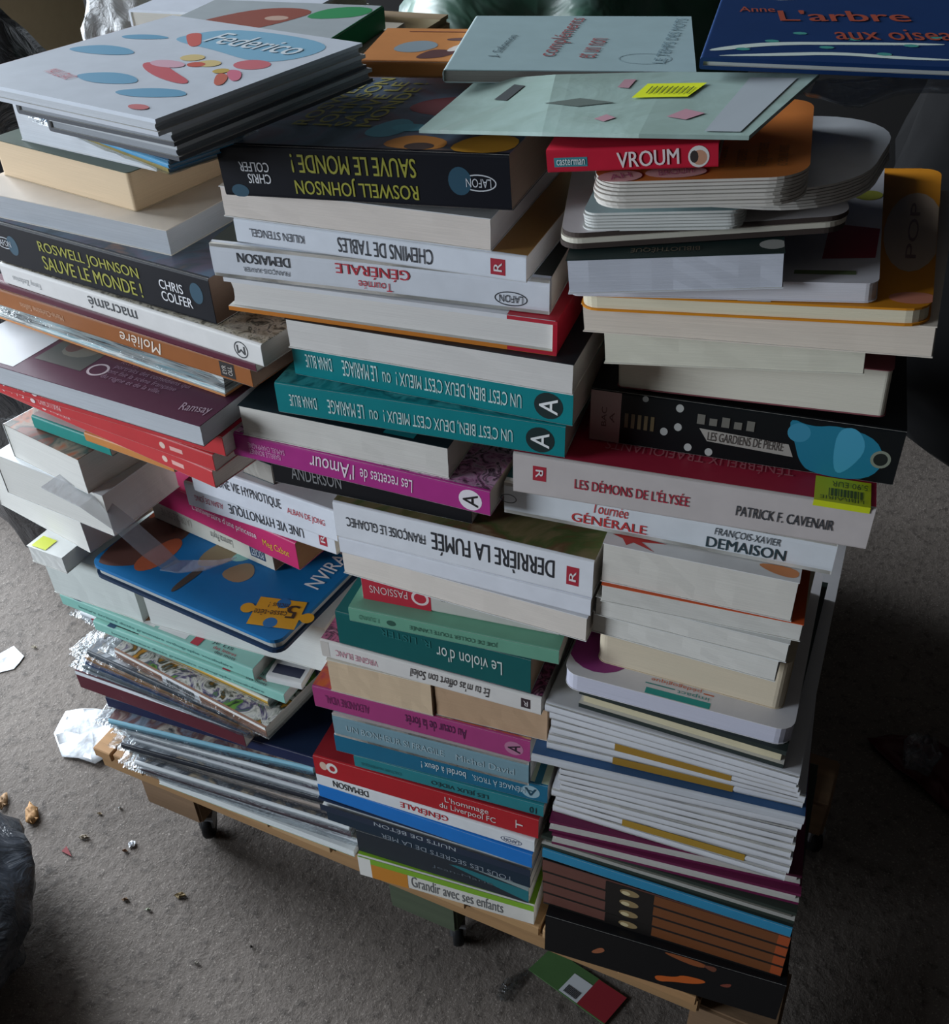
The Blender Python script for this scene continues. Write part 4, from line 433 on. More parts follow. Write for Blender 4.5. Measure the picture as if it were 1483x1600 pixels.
    {'id': 'slv1', 'name': 'sleeved_magazine', 'label': 'thin magazine in crinkled film, second from below of the bottom left bundle', 'd': 0.22, 'sp': 'F', 'cov': '5a4a50', 'top': '@mag2', 'bot': '5a4a50', 'pg': 'c8ccd0', 'hard': 0, 'deco': [], 'group': 'film-wrapped magazines at the bottom of the left stack', 'film': 1, 'cat': 'magazine', 'P': (-0.261, 0.0242, 0.0358), 'yawr': 0.0076, 'W': 0.27, 't': 0.0087},
    {'id': 'slv2', 'name': 'sleeved_magazine', 'label': 'thin magazine in crinkled film, third from below of the bottom left bundle', 'd': 0.22, 'sp': 'F', 'cov': 'd8dcde', 'top': '@mag1', 'bot': 'd8dcde', 'pg': 'c8ccd0', 'hard': 0, 'deco': [], 'group': 'film-wrapped magazines at the bottom of the left stack', 'film': 1, 'cat': 'magazine', 'P': (-0.2643, 0.0232, 0.0451), 'yawr': 0.0124, 'W': 0.2722, 't': 0.0087},
    {'id': 'slv3', 'name': 'sleeved_magazine', 'label': 'thin magazine in crinkled film, fourth from below of the bottom left bundle', 'd': 0.22, 'sp': 'F', 'cov': '3a3a44', 'top': '@mag3', 'bot': '3a3a44', 'pg': 'c8ccd0', 'hard': 0, 'deco': [], 'group': 'film-wrapped magazines at the bottom of the left stack', 'film': 1, 'cat': 'magazine', 'P': (-0.2541, 0.0317, 0.0544), 'yawr': -0.0034, 'W': 0.2514, 't': 0.0087},
    {'id': 'slv4', 'name': 'sleeved_magazine', 'label': 'thin magazine in crinkled film, fifth from below of the bottom left bundle', 'd': 0.22, 'sp': 'F', 'cov': 'a89a90', 'top': '@mag2', 'bot': 'a89a90', 'pg': 'c8ccd0', 'hard': 0, 'deco': [], 'group': 'film-wrapped magazines at the bottom of the left stack', 'film': 1, 'cat': 'magazine', 'P': (-0.2722, 0.027, 0.0637), 'yawr': 0.0085, 'W': 0.2661, 't': 0.0087},
    {'id': 'slv5', 'name': 'sleeved_magazine', 'label': 'thin magazine in crinkled film, sixth from below of the bottom left bundle', 'd': 0.22, 'sp': 'F', 'cov': '2e3038', 'top': '@mag1', 'bot': '2e3038', 'pg': 'c8ccd0', 'hard': 0, 'deco': [], 'group': 'film-wrapped magazines at the bottom of the left stack', 'film': 1, 'cat': 'magazine', 'P': (-0.2737, 0.0215, 0.073), 'yawr': 0.0408, 'W': 0.2635, 't': 0.0087},
    {'id': 'slv6', 'name': 'sleeved_magazine', 'label': 'thin magazine in crinkled film, seventh from below of the bottom left bundle', 'd': 0.22, 'sp': 'F', 'cov': 'c4c8cc', 'top': '@mag3', 'bot': 'c4c8cc', 'pg': 'c8ccd0', 'hard': 0, 'deco': [], 'group': 'film-wrapped magazines at the bottom of the left stack', 'film': 1, 'cat': 'magazine', 'P': (-0.2588, 0.028, 0.0823), 'yawr': 0.0174, 'W': 0.2449, 't': 0.0087},
    {'id': 'slv7', 'name': 'sleeved_magazine', 'label': 'thin magazine in crinkled film, eighth from below of the bottom left bundle', 'd': 0.22, 'sp': 'F', 'cov': '6a4a58', 'top': '@mag2', 'bot': '6a4a58', 'pg': 'c8ccd0', 'hard': 0, 'deco': [], 'group': 'film-wrapped magazines at the bottom of the left stack', 'film': 1, 'cat': 'magazine', 'P': (-0.2642, 0.029, 0.0916), 'yawr': 0.0394, 'W': 0.2538, 't': 0.0087},
    {'id': 'slv8', 'name': 'sleeved_magazine', 'label': 'thin magazine in crinkled film, ninth from below of the bottom left bundle', 'd': 0.22, 'sp': 'F', 'cov': 'dde0e2', 'top': '@mag1', 'bot': 'dde0e2', 'pg': 'c8ccd0', 'hard': 0, 'deco': [], 'group': 'film-wrapped magazines at the bottom of the left stack', 'film': 1, 'cat': 'magazine', 'P': (-0.2608, 0.0236, 0.1009), 'yawr': 0.0317, 'W': 0.2367, 't': 0.0087},
    {'id': 'slv9', 'name': 'sleeved_magazine', 'label': 'thin magazine in crinkled film, tenth from below of the bottom left bundle', 'd': 0.22, 'sp': 'F', 'cov': '40323a', 'top': '@mag3', 'bot': '40323a', 'pg': 'c8ccd0', 'hard': 0, 'deco': [], 'group': 'film-wrapped magazines at the bottom of the left stack', 'film': 1, 'cat': 'magazine', 'P': (-0.2708, 0.0216, 0.1102), 'yawr': 0.0612, 'W': 0.2411, 't': 0.0087},
    {'id': 'slv10', 'name': 'sleeved_magazine', 'label': 'thin magazine in crinkled film, topmost of the bottom left bundle', 'd': 0.22, 'sp': 'F', 'cov': '8fc4d8', 'top': '@mag2', 'bot': '8fc4d8', 'pg': 'c8ccd0', 'hard': 0, 'deco': [], 'group': 'film-wrapped magazines at the bottom of the left stack', 'film': 1, 'cat': 'magazine', 'P': (-0.2737, 0.017, 0.1195), 'yawr': 0.069, 'W': 0.2451, 't': 0.0087},
    {'id': 'navyL', 'name': 'hardcover_book', 'label': 'large dark navy book poking out right beneath the burgundy book, left stack', 'd': 0.21, 'sp': 'F', 'cov': '222848', 'top': '1c2a44', 'bot': '222848', 'pg': 'e6dfd6', 'hard': 0, 'deco': [], 'group': 'books in the left stack', 'P': (-0.2833, 0.032, 0.1288), 'yawr': 0.0081, 'W': 0.2666, 't': 0.0171},
    {'id': 'burgL', 'name': 'hardcover_book', 'label': 'wide burgundy fronted book with a bright white top edge, left stack', 'd': 0.22, 'sp': 'F', 'cov': '5e2a34', 'top': 'dfe3e8', 'bot': '5e2a34', 'pg': 'e6dfd6', 'hard': 0, 'deco': [('R', 'F', 0, 0.8, 1, 1, 'e2e5ea', 'white_edge')], 'group': 'books in the left stack', 'P': (-0.3165, 0.0339, 0.146), 'yawr': -0.0497, 'W': 0.2183, 't': 0.0284},
    {'id': 'slx0', 'name': 'sleeved_magazine', 'label': 'grey magazine in clear film resting on the wide burgundy book', 'd': 0.21, 'sp': 'F', 'cov': '6a7478', 'top': '@mag1', 'bot': '6a7478', 'pg': 'c8ccd0', 'hard': 0, 'deco': [], 'group': 'film-wrapped magazines above the burgundy book', 'film': 1, 'cat': 'magazine', 'P': (-0.3081, 0.0382, 0.1745), 'yawr': -0.094, 'W': 0.22, 't': 0.0091},
    {'id': 'slx1', 'name': 'sleeved_magazine', 'label': 'blue edged magazine in clear film, second above the wide burgundy book', 'd': 0.21, 'sp': 'F', 'cov': '2a4a78', 'top': '@mag2', 'bot': '2a4a78', 'pg': 'c8ccd0', 'hard': 0, 'deco': [], 'group': 'film-wrapped magazines above the burgundy book', 'film': 1, 'cat': 'magazine', 'P': (-0.3019, 0.0372, 0.1843), 'yawr': -0.1095, 'W': 0.2223, 't': 0.0091},
    {'id': 'slx2', 'name': 'sleeved_magazine', 'label': 'orange edged magazine in clear film, third above the wide burgundy book', 'd': 0.21, 'sp': 'F', 'cov': 'b07a40', 'top': '@mag3', 'bot': 'b07a40', 'pg': 'c8ccd0', 'hard': 0, 'deco': [], 'group': 'film-wrapped magazines above the burgundy book', 'film': 1, 'cat': 'magazine', 'P': (-0.2958, 0.0362, 0.1941), 'yawr': -0.1246, 'W': 0.2246, 't': 0.0091},
    {'id': 'slx3', 'name': 'sleeved_magazine', 'label': 'dark edged magazine in clear film just under the flower magazine', 'd': 0.21, 'sp': 'F', 'cov': '3a4048', 'top': '@mag1', 'bot': '3a4048', 'pg': 'c8ccd0', 'hard': 0, 'deco': [], 'group': 'film-wrapped magazines above the burgundy book', 'film': 1, 'cat': 'magazine', 'P': (-0.2895, 0.035, 0.2039), 'yawr': -0.1393, 'W': 0.2268, 't': 0.0091},
    {'id': 'brownL', 'name': 'sleeved_magazine', 'label': 'flower covered magazine with a brown spine and a white barcode label, in clear film', 'd': 0.22, 'sp': 'F', 'cov': '8c6450', 'top': '@flower', 'bot': '8c6450', 'pg': 'ddd8d0', 'hard': 0, 'deco': [('R', 'F', 0, 0.72, 1, 1, 'dedcd8', 'white_edge'), ('R', 'F', 0.33, 0.2, 0.58, 0.95, 'd9dadc', 'barcode_label'), ('BAR', 'F', 0.36, 0.3, 0.55, 0.7)], 'group': 'books in the left stack', 'film': 1, 'cat': 'magazine', 'P': (-0.2502, 0.0358, 0.2137), 'yawr': -0.1935, 'W': 0.2082, 't': 0.0147},
    {'id': 'yellowL', 'name': 'sleeved_magazine', 'label': 'cream magazine with a yellow stripe along its spine, in clear film under the teal books', 'd': 0.21, 'sp': 'F', 'cov': 'd8d6c4', 'top': '@mag1', 'bot': 'd8d6c4', 'pg': 'dcdcd8', 'hard': 0, 'deco': [('R', 'F', 0.45, 0.3, 1, 0.75, 'd8a83c', 'yellow_stripe')], 'group': 'books in the left stack', 'film': 1, 'cat': 'magazine', 'P': (-0.288, 0.0584, 0.2285), 'yawr': -0.1622, 'W': 0.2351, 't': 0.0094},
    {'id': 'redwhL', 'name': 'sleeved_magazine', 'label': 'white magazine with a crimson corner, in clear film directly under the teal activity books', 'd': 0.21, 'sp': 'F', 'cov': 'd9dce0', 'top': 'd8c0c4', 'bot': 'd9dce0', 'pg': 'dcdcd8', 'hard': 0, 'deco': [('Z', 'F', [(0.05, 0.3), (0.08, 0.95), (0.34, 0.6), (0.2, 0.4)], 'b03040', 'crimson_corner')], 'group': 'books in the left stack', 'film': 1, 'cat': 'magazine', 'P': (-0.3027, 0.0554, 0.238), 'yawr': -0.1255, 'W': 0.2387, 't': 0.0099},
    {'id': 'teal2', 'name': 'picture_album', 'label': 'pale teal school activity book with red words, lower of the matching pair', 'd': 0.21, 'sp': 'F', 'cov': '8cc4b8', 'top': '9acabe', 'bot': '8cc4b8', 'pg': 'd8d8d4', 'hard': 0, 'deco': [('R', 'T', 0.24, 0.02, 0.5, 0.3, 'e4e2de', 'cover_picture'), ('R', 'T', 0.12, 0.02, 0.24, 0.3, '3a3434', 'cover_picture'), ('Z', 'T', [(0.34, 0.05), (0.42, 0.02), (0.48, 0.06), (0.42, 0.12)], '9a6a48', 'cover_picture'), ('R', 'T', 0.52, 0.02, 0.66, 0.3, 'e6e6e4', 'cover_picture'), ('O', 'T', 0.6, 0.08, 0.01, 0.006, '6a2434', 'cover_picture', 20), ('R', 'T', 0.08, 0.0, 0.12, 0.3, '2a4a68', 'cover_badge'), ('T', 'T', 0.69, 0.01, 0.73, 0.07, 0, 'b83040', '1', 'number_lettering', 0.03, 0.0), ('T', 'T', 0.77, 0.052, 0.87, 0.072, 0, '3a4a4e', 'JE LIS', 'cover_lettering', 0.0, 0.0), ('T', 'T', 0.79, 0.03, 0.9, 0.048, 0, 'b83040', 'des lettres', 'cover_lettering', 0.0, 0.0), ('T', 'T', 0.81, 0.008, 0.91, 0.026, 0, '3a4a4e', 'des mots', 'cover_lettering', 0.0, 0.0), ('T', 'F', 0.1, 0.3, 0.9, 0.6, 0, '4a7a76', 'lecture écriture dictée grammaire orthographe vocabulaire', 'spine_lettering', 0.0, 0.0)], 'group': 'books in the left stack', 'P': (-0.2677, 0.0374, 0.248), 'yawr': -0.0992, 'W': 0.2382, 't': 0.0139},
    {'id': 'teal1', 'name': 'picture_album', 'label': 'pale teal school activity book with red words, upper of the matching pair', 'd': 0.21, 'sp': 'F', 'cov': '8cc4b8', 'top': '9acabe', 'bot': '8cc4b8', 'pg': 'd8d8d4', 'hard': 0, 'deco': [('R', 'T', 0.24, 0.02, 0.5, 0.3, 'e4e2de', 'cover_picture'), ('R', 'T', 0.12, 0.02, 0.24, 0.3, '3a3434', 'cover_picture'), ('Z', 'T', [(0.34, 0.05), (0.42, 0.02), (0.48, 0.06), (0.42, 0.12)], '9a6a48', 'cover_picture'), ('R', 'T', 0.52, 0.02, 0.66, 0.3, 'e6e6e4', 'cover_picture'), ('O', 'T', 0.6, 0.08, 0.01, 0.006, '6a2434', 'cover_picture', 20), ('R', 'T', 0.08, 0.0, 0.12, 0.3, '2a4a68', 'cover_badge'), ('T', 'T', 0.69, 0.01, 0.73, 0.07, 0, 'b83040', '1', 'number_lettering', 0.03, 0.0), ('T', 'T', 0.77, 0.052, 0.87, 0.072, 0, '3a4a4e', 'JE LIS', 'cover_lettering', 0.0, 0.0), ('T', 'T', 0.79, 0.03, 0.9, 0.048, 0, 'b83040', 'des lettres', 'cover_lettering', 0.0, 0.0), ('T', 'T', 0.81, 0.008, 0.91, 0.026, 0, '3a4a4e', 'des mots', 'cover_lettering', 0.0, 0.0), ('T', 'F', 0.1, 0.3, 0.9, 0.6, 0, '4a7a76', 'lecture écriture dictée grammaire orthographe vocabulaire', 'spine_lettering', 0.0, 0.0)], 'group': 'books in the left stack', 'P': (-0.3123, 0.0471, 0.262), 'yawr': -0.1092, 'W': 0.2484, 't': 0.0159},
    {'id': 'corner', 'name': 'paperback_book', 'label': 'thin white booklet with a navy strip showing right of the upper teal activity book', 'd': 0.06, 'sp': 'F', 'cov': 'd8d8d8', 'top': 'dadada', 'bot': 'd8d8d8', 'pg': 'e6dfd6', 'hard': 0, 'deco': [('R', 'T', 0.1, 0.1, 0.9, 0.3, '2c3048', 'navy_strip')], 'group': 'books in the left stack', 'P': (-0.0534, 0.0225, 0.262), 'yawr': 0.0495, 'W': 0.0372, 't': 0.0089},
    {'id': 'whiteU', 'name': 'paperback_book', 'label': 'white page block poking out right beneath the shiny blue board book', 'd': 0.16, 'sp': 'B', 'cov': 'dfe2e0', 'top': 'dfe2e0', 'bot': 'dfe2e0', 'pg': 'dcdedb', 'hard': 0, 'deco': [], 'group': 'books in the left stack', 'P': (-0.1944, 0.0402, 0.278), 'yawr': -0.0004, 'W': 0.204, 't': 0.0599},
    {'id': 'L18', 'name': 'paperback_book', 'label': 'thick pale page block at far left, directly under the shiny blue board book', 'd': 0.14, 'sp': 'B', 'cov': 'e0e6e2', 'top': 'e0e6e2', 'bot': 'e0e6e2', 'pg': 'd9dfdb', 'hard': 0, 'deco': [], 'group': 'books in the left stack', 'P': (-0.3186, 0.0474, 0.278), 'yawr': -0.062, 'W': 0.116, 't': 0.0599},
    {'id': 'L17', 'name': 'paperback_book', 'label': 'white book with a yellow-green cover sticker, left of the blue board book', 'd': 0.1, 'sp': 'B', 'cov': 'e4e6e4', 'top': 'e4e6e4', 'bot': 'e4e6e4', 'pg': 'e2e2de', 'hard': 0, 'deco': [('STICK2', 0.1, 0.5, 0.02, 0.18)], 'group': 'books in the left stack', 'P': (-0.3095, 0.0288, 0.338), 'yawr': -0.0992, 'W': 0.0458, 't': 0.0203},
    {'id': 'puzzle', 'name': 'hardcover_book', 'label': 'large shiny blue board book with a yellow jigsaw badge, left stack', 'd': 0.235, 'sp': 'B', 'cov': '1f5f96', 'top': '1d72ae', 'bot': '1c3350', 'pg': 'b8bcba', 'hard': 0.004, 'deco': [('JIG', 0.895, 0.13, 0.036), ('T', 'T', 0.885, 0.31, 0.955, 0.58, 90, 'f0f2f4', 'NVIRAN', 'title_lettering', 0.01, 0.0), ('Z', 'T', [(0.0, 0.02), (0.0, 0.5), (0.16, 0.62), (0.26, 0.34), (0.22, 0.1), (0.1, 0.02)], '5e3c34', 'cover_patch'), ('Z', 'T', [(0.0, 0.3), (0.0, 0.5), (0.16, 0.58), (0.2, 0.5), (0.06, 0.42)], 'c8623e', 'cover_patch'), ('Z', 'T', [(0.16, 0.1), (0.22, 0.04), (0.29, 0.12), (0.28, 0.28), (0.2, 0.3)], 'b05a3a', 'cover_patch'), ('O', 'T', 0.6, 0.66, 0.062, 0.072, '2a4a5c', 'cover_circle', 28), ('O', 'T', 0.6, 0.66, 0.058, 0.068, '70524a', 'cover_circle', 28), ('Z', 'T', [(0.38, 0.28), (0.42, 0.18), (0.52, 0.26), (0.56, 0.4), (0.44, 0.44)], '8a7a5c', 'cover_patch'), ('Z', 'T', [(0.52, 0.2), (0.64, 0.18), (0.68, 0.26), (0.6, 0.33)], '9a8262', 'cover_patch'), ('Z', 'T', [(0.5, 0.28), (0.58, 0.3), (0.62, 0.44), (0.55, 0.44)], '8fc4be', 'cover_patch'), ('Z', 'T', [(0.42, 0.04), (0.45, 0.02), (0.47, 0.2), (0.43, 0.2)], '4a4038', 'cover_patch')], 'group': 'books in the left stack', 'corner': 0.012, 'P': (-0.2393, 0.0318, 0.338), 'yawr': -0.159, 'W': 0.2307, 't': 0.0159},
    {'id': 'L16', 'name': 'paperback_book', 'label': 'white paperback at far left, lowest of the three stacked on the blue board book', 'd': 0.085, 'sp': 'L', 'cov': 'e2e6e6', 'top': 'dcdedc', 'bot': 'e2e6e6', 'pg': 'dcdad4', 'hard': 0, 'deco': [], 'group': 'books in the left stack', 'P': (-0.3817, 0.0748, 0.3584), 'yawr': -0.2443, 'W': 0.1438, 't': 0.0544},
    {'id': 'L15', 'name': 'paperback_book', 'label': 'white paperback at far left with a torn white flap, middle of the three', 'd': 0.085, 'sp': 'L', 'cov': 'e2e6e8', 'top': 'e2e6e8', 'bot': 'e2e6e8', 'pg': 'dcdad4', 'hard': 0, 'deco': [], 'group': 'books in the left stack', 'P': (-0.3208, 0.0395, 0.4129), 'yawr': -0.1571, 'W': 0.1414, 't': 0.0457},
    {'id': 'L14', 'name': 'paperback_book', 'label': 'paperback with a painted rust and green cover at far left, topmost of the three', 'd': 0.12, 'sp': 'L', 'cov': 'dfe5e8', 'top': '@comicA', 'bot': 'dfe5e8', 'pg': 'dcdad4', 'hard': 0, 'deco': [('T', 'T', 0.62, 0.22, 0.72, 0.34, 20, 'd8d0cc', 'A', 'cover_lettering', 0.0, 0.0)], 'group': 'books in the left stack', 'P': (-0.2967, 0.0413, 0.4586), 'yawr': -0.2443, 'W': 0.1058, 't': 0.037},
    {'id': 'pocket', 'name': 'paperback_book', 'label': 'small pale grey pocket paperback lying on the blue board book', 'd': 0.1, 'sp': 'F', 'cov': 'cfccbf', 'top': '3a3438', 'bot': 'cfccbf', 'pg': 'a08870', 'hard': 0, 'deco': [('R', 'F', 0.82, 0.3, 0.94, 0.8, '203c5c', 'publisher_mark'), ('T', 'F', 0.83, 0.38, 0.93, 0.72, 180, 'c8d0d8', 'POCKET', 'mark_letter', 0.02, 0.0), ('T', 'F', 0.5, 0.3, 0.68, 0.75, 180, '6a6a66', 'Laurence Peyrin', 'author_lettering', 0.0, 0.0), ('T', 'F', 0.08, 0.3, 0.34, 0.75, 180, 'a8a294', 'LA DRÔLE DE VIE', 'title_lettering', 0.0, 0.0)], 'group': 'books in the left stack', 'P': (-0.2176, 0.1111, 0.354), 'yawr': -0.2025, 'W': 0.16, 't': 0.0261},
    {'id': 'pink', 'name': 'paperback_book', 'label': 'hot pink paperback with white and yellow lettering on its spine, left stack', 'd': 0.11, 'sp': 'F', 'cov': 'c8326c', 'top': 'bf3468', 'bot': 'c8326c', 'pg': 'a07a58', 'hard': 0, 'deco': [('T', 'F', 0.3, 0.42, 0.74, 0.72, 0, 'f0dce4', "L'anniversaire d'une princesse", 'title_lettering', 0.0, 0.0), ('T', 'F', 0.78, 0.3, 0.95, 0.6, 0, 'e6b83c', 'Meg Cabot', 'author_lettering', 0.0, 0.0)], 'group': 'books in the left stack', 'P': (-0.207, 0.1057, 0.3802), 'yawr': -0.232, 'W': 0.1905, 't': 0.0326},
    {'id': 'hypno', 'name': 'paperback_book', 'label': 'white book with inverted black serif-like title and red square mark, left stack rear', 'd': 0.12, 'sp': 'F', 'cov': 'dfe3ec', 'top': 'a8305c', 'bot': 'dfe3ec', 'pg': 'e6dfd6', 'hard': 0, 'deco': [('T', 'F', 0.3, 0.28, 0.8, 0.74, 180, '2c2f36', 'UNE VIE HYPNOTIQUE', 'title_lettering', 0.0, 0.0), ('T', 'F', 0.06, 0.35, 0.26, 0.65, 180, 'b03048', 'ALBAN DE JONG', 'author_lettering', 0.0, 0.0), ('R', 'F', 0.9, 0.24, 0.95, 0.78, 'b02a3c', 'publisher_mark'), ('T', 'F', 0.911, 0.3588, 0.939, 0.6612, 90, 'e8e0e2', 'R', 'mark_letter', 0.01, 0.0), ('R', 'T', 0.86, 0.0, 1, 1, '2c3a48', 'navy_panel')], 'group': 'books in the left stack', 'P': (-0.142, 0.0785, 0.4129), 'yawr': -0.12, 'W': 0.1648, 't': 0.0282},
    {'id': 'alban', 'name': 'paperback_book', 'label': 'white book with upright title and red author capitals, above its inverted twin', 'd': 0.12, 'sp': 'F', 'cov': 'dfe3ec', 'top': 'c8c8cc', 'bot': 'dfe3ec', 'pg': 'e6dfd6', 'hard': 0, 'deco': [('T', 'F', 0.2, 0.42, 0.64, 0.78, 0, '2c2f36', 'UNE VIE HYPNOTIQUE', 'title_lettering', 0.0, 0.0), ('T', 'F', 0.68, 0.36, 0.93, 0.6, 0, 'c03440', 'ALBAN DE JONG', 'author_lettering', 0.0, 0.0)], 'group': 'books in the left stack', 'P': (-0.1226, 0.0683, 0.4412), 'yawr': -0.1475, 'W': 0.1576, 't': 0.0337},
    {'id': 'smallteal', 'name': 'paperback_book', 'label': 'small dark teal covered paperback wedged under the red albums', 'd': 0.1, 'sp': 'B', 'cov': '2c4c50', 'top': '2a4e52', 'bot': '2c4c50', 'pg': 'a8a49c', 'hard': 0, 'deco': [], 'group': 'books in the left stack', 'P': (-0.0665, 0.069, 0.475), 'yawr': -0.2032, 'W': 0.0352, 't': 0.0206},
    {'id': 'tealthin', 'name': 'hardcover_book', 'label': 'slim teal edged book under the three red albums', 'd': 0.16, 'sp': 'F', 'cov': '2a9088', 'top': 'dfe2e0', 'bot': '2a9088', 'pg': 'e6dfd6', 'hard': 0, 'deco': [], 'group': 'books in the left stack', 'P': (-0.2612, 0.0433, 0.4957), 'yawr': -0.1588, 'W': 0.095, 't': 0.0141},
    {'id': 'orangethin', 'name': 'paperback_book', 'label': 'slim orange-peach booklet sandwiched under the three red albums', 'd': 0.12, 'sp': 'F', 'cov': 'cf8a4a', 'top': 'd8e0e4', 'bot': 'cf8a4a', 'pg': 'e6dfd6', 'hard': 0, 'deco': [], 'group': 'books in the left stack', 'P': (-0.1867, 0.0246, 0.5099), 'yawr': -0.1542, 'W': 0.1, 't': 0.0097},
    {'id': 'redC', 'name': 'picture_album', 'label': 'bright red comic album, lowest of the three matching red spines', 'd': 0.2, 'sp': 'F', 'cov': 'c8383c', 'top': 'b03038', 'bot': 'c8383c', 'pg': 'e6dfd6', 'hard': 0, 'deco': [('T', 'F', 0.1, 0.3, 0.2, 0.7, 180, 'f0e0e0', 'Federico 4', 'title_lettering', 0.0, 0.0), ('MARKS', 0.23), ('T', 'F', 0.27, 0.3, 0.37, 0.65, 180, 'e8c4c4', 'MAXI LUCIANO', 'author_lettering', 0.0, 0.0), ('O', 'F', 0.8, 0.5, 0.003, 0.003, 'e8c8b8', 'publisher_mark', 20), ('R', 'F', 0.83, 0.38, 0.88, 0.62, 'e8b0a8', 'publisher_lettering')], 'group': 'books in the left stack', 'P': (-0.3001, 0.0528, 0.5197), 'yawr': -0.2304, 'W': 0.2718, 't': 0.0173},
    {'id': 'redB', 'name': 'picture_album', 'label': 'bright red comic album, middle of the three matching red spines', 'd': 0.13, 'sp': 'F', 'cov': 'c8383c', 'top': 'b03038', 'bot': 'c8383c', 'pg': 'e6dfd6', 'hard': 0, 'deco': [('T', 'F', 0.1, 0.3, 0.2, 0.7, 180, 'f0e0e0', 'Federico 3', 'title_lettering', 0.0, 0.0), ('MARKS', 0.23), ('T', 'F', 0.27, 0.3, 0.37, 0.65, 180, 'e8c4c4', 'MAXI LUCIANO', 'author_lettering', 0.0, 0.0), ('O', 'F', 0.8, 0.5, 0.003, 0.003, 'e8c8b8', 'publisher_mark', 20), ('R', 'F', 0.83, 0.38, 0.88, 0.62, 'e8b0a8', 'publisher_lettering')], 'group': 'books in the left stack', 'P': (-0.2933, 0.0342, 0.5371), 'yawr': -0.1674, 'W': 0.2658, 't': 0.0162},
    {'id': 'redA', 'name': 'picture_album', 'label': 'bright red comic album shifted right, topmost of the three matching red spines', 'd': 0.06, 'sp': 'F', 'cov': 'c8383c', 'top': 'b8263c', 'bot': 'c8383c', 'pg': 'e6dfd6', 'hard': 0, 'deco': [('T', 'F', 0.1, 0.3, 0.2, 0.7, 180, 'f0e0e0', 'Federico 2', 'title_lettering', 0.0, 0.0), ('MARKS', 0.23), ('T', 'F', 0.27, 0.3, 0.37, 0.65, 180, 'e8c4c4', 'MAXI LUCIANO', 'author_lettering', 0.0, 0.0), ('O', 'F', 0.8, 0.5, 0.003, 0.003, 'e8c8b8', 'publisher_mark', 20), ('R', 'F', 0.83, 0.38, 0.88, 0.62, 'e8b0a8', 'publisher_lettering'), ('T', 'T', 0.9, 0.05, 0.98, 0.09, 0, 'f0c8c8', 'tome', 'cover_lettering', 0.0, 0.0)], 'group': 'books in the left stack', 'P': (-0.2737, 0.0178, 0.5535), 'yawr': -0.1084, 'W': 0.2563, 't': 0.0184},
    {'id': 'ramsay', 'name': 'paperback_book', 'label': 'large burgundy softcover with a painting and pale text on its back cover', 'd': 0.22, 'sp': 'B', 'cov': '4e2440', 'top': '54283f', 'bot': '4e2440', 'pg': 'c2c6cc', 'hard': 0, 'deco': [('Q', 'T', 0.515, 0.135, 0.009, 0.009, 0.002, 'c8b8c0', 'printed_initial', 28), ('R', 'T', 0.28, 0.1, 0.47, 0.42, '4a4a46', 'painting_print'), ('Z', 'T', [(0.3, 0.17), (0.42, 0.16), (0.46, 0.28), (0.36, 0.36)], '6e6a60', 'painting_print'), ('Z', 'T', [(0.28, 0.36), (0.46, 0.33), (0.5, 0.41), (0.3, 0.41)], '8a7a3c', 'painting_print'), ('Z', 'T', [(0.31, 0.2), (0.37, 0.18), (0.38, 0.3), (0.33, 0.3)], '5c3430', 'painting_print'), ('T', 'T', 0.885, 0.045, 0.98, 0.105, 12, 'b098a8', 'Ramsay', 'publisher_mark', 0.0, 0.0), ('T', 'T', 0.55, 0.09, 0.84, 0.3, 0, '8a6a80', 'Un siècle de théâtre et de\nfêtes raconté à travers les\nlettres, les carnets et les\nportraits des comédiens qui\nont fait la scène française\ndu règne et de la ville.', 'blurb_lettering', 0.0, 0.0), ('R', 'T', -0.0, 0.02, 0.26, 1, 'd8dade', 'white_flap')], 'group': 'books in the left stack', 'P': (-0.2824, 0.0056, 0.572), 'yawr': -0.1183, 'W': 0.2601, 't': 0.0179},
    {'id': 'mags', 'name': 'wavy_magazine', 'label': 'bundle-thick magazine with rippled coloured page edges in torn film, on the burgundy softcover', 'd': 0.12, 'sp': 'B', 'cov': 'd8c8b8', 'top': 'd8dce2', 'bot': 'c88a58', 'pg': '@pagemix', 'hard': 0.002, 'deco': [], 'group': 'books in the left stack', 'film': 1, 'cat': 'magazine', 'P': (-0.2923, 0.0679, 0.59), 'yawr': -0.1947, 'W': 0.2697, 't': 0.0209},
    {'id': 'moliere', 'name': 'paperback_book', 'label': 'brown-orange book with white inverted script title, left stack', 'd': 0.09, 'sp': 'F', 'cov': '9c5f33', 'top': '5a3038', 'bot': '9c5f33', 'pg': '8a7060', 'hard': 0, 'deco': [('T', 'F', 0.535, 0.2, 0.69, 0.8, 180, 'ecdccc', 'Molière', 'title_lettering', 0.0, 0.25), ('T', 'F', 0.13, 0.32, 0.31, 0.62, 180, 'c89a78', 'Marie-Christine Sallois', 'author_lettering', 0.0, 0.0), ('R', 'F', 0.895, 0.16, 0.945, 0.88, '221c1a', 'publisher_mark'), ('T', 'F', 0.903, 0.3, 0.937, 0.75, 90, 'd0c8c0', 'EYR\nOLL', 'mark_letter', 0.0, 0.0)], 'group': 'books in the left stack', 'P': (-0.2712, 0.0543, 0.611), 'yawr': -0.181, 'W': 0.2835, 't': 0.0169},
    {'id': 'burg', 'name': 'paperback_book', 'label': 'thin dark burgundy booklet between the brown-orange spine and the white craft book', 'd': 0.08, 'sp': 'F', 'cov': '5a2034', 'top': '5c2236', 'bot': '5a2034', 'pg': 'e6dfd6', 'hard': 0, 'deco': [], 'group': 'books in the left stack', 'P': (-0.2635, 0.0525, 0.628), 'yawr': -0.1914, 'W': 0.2851, 't': 0.0079},
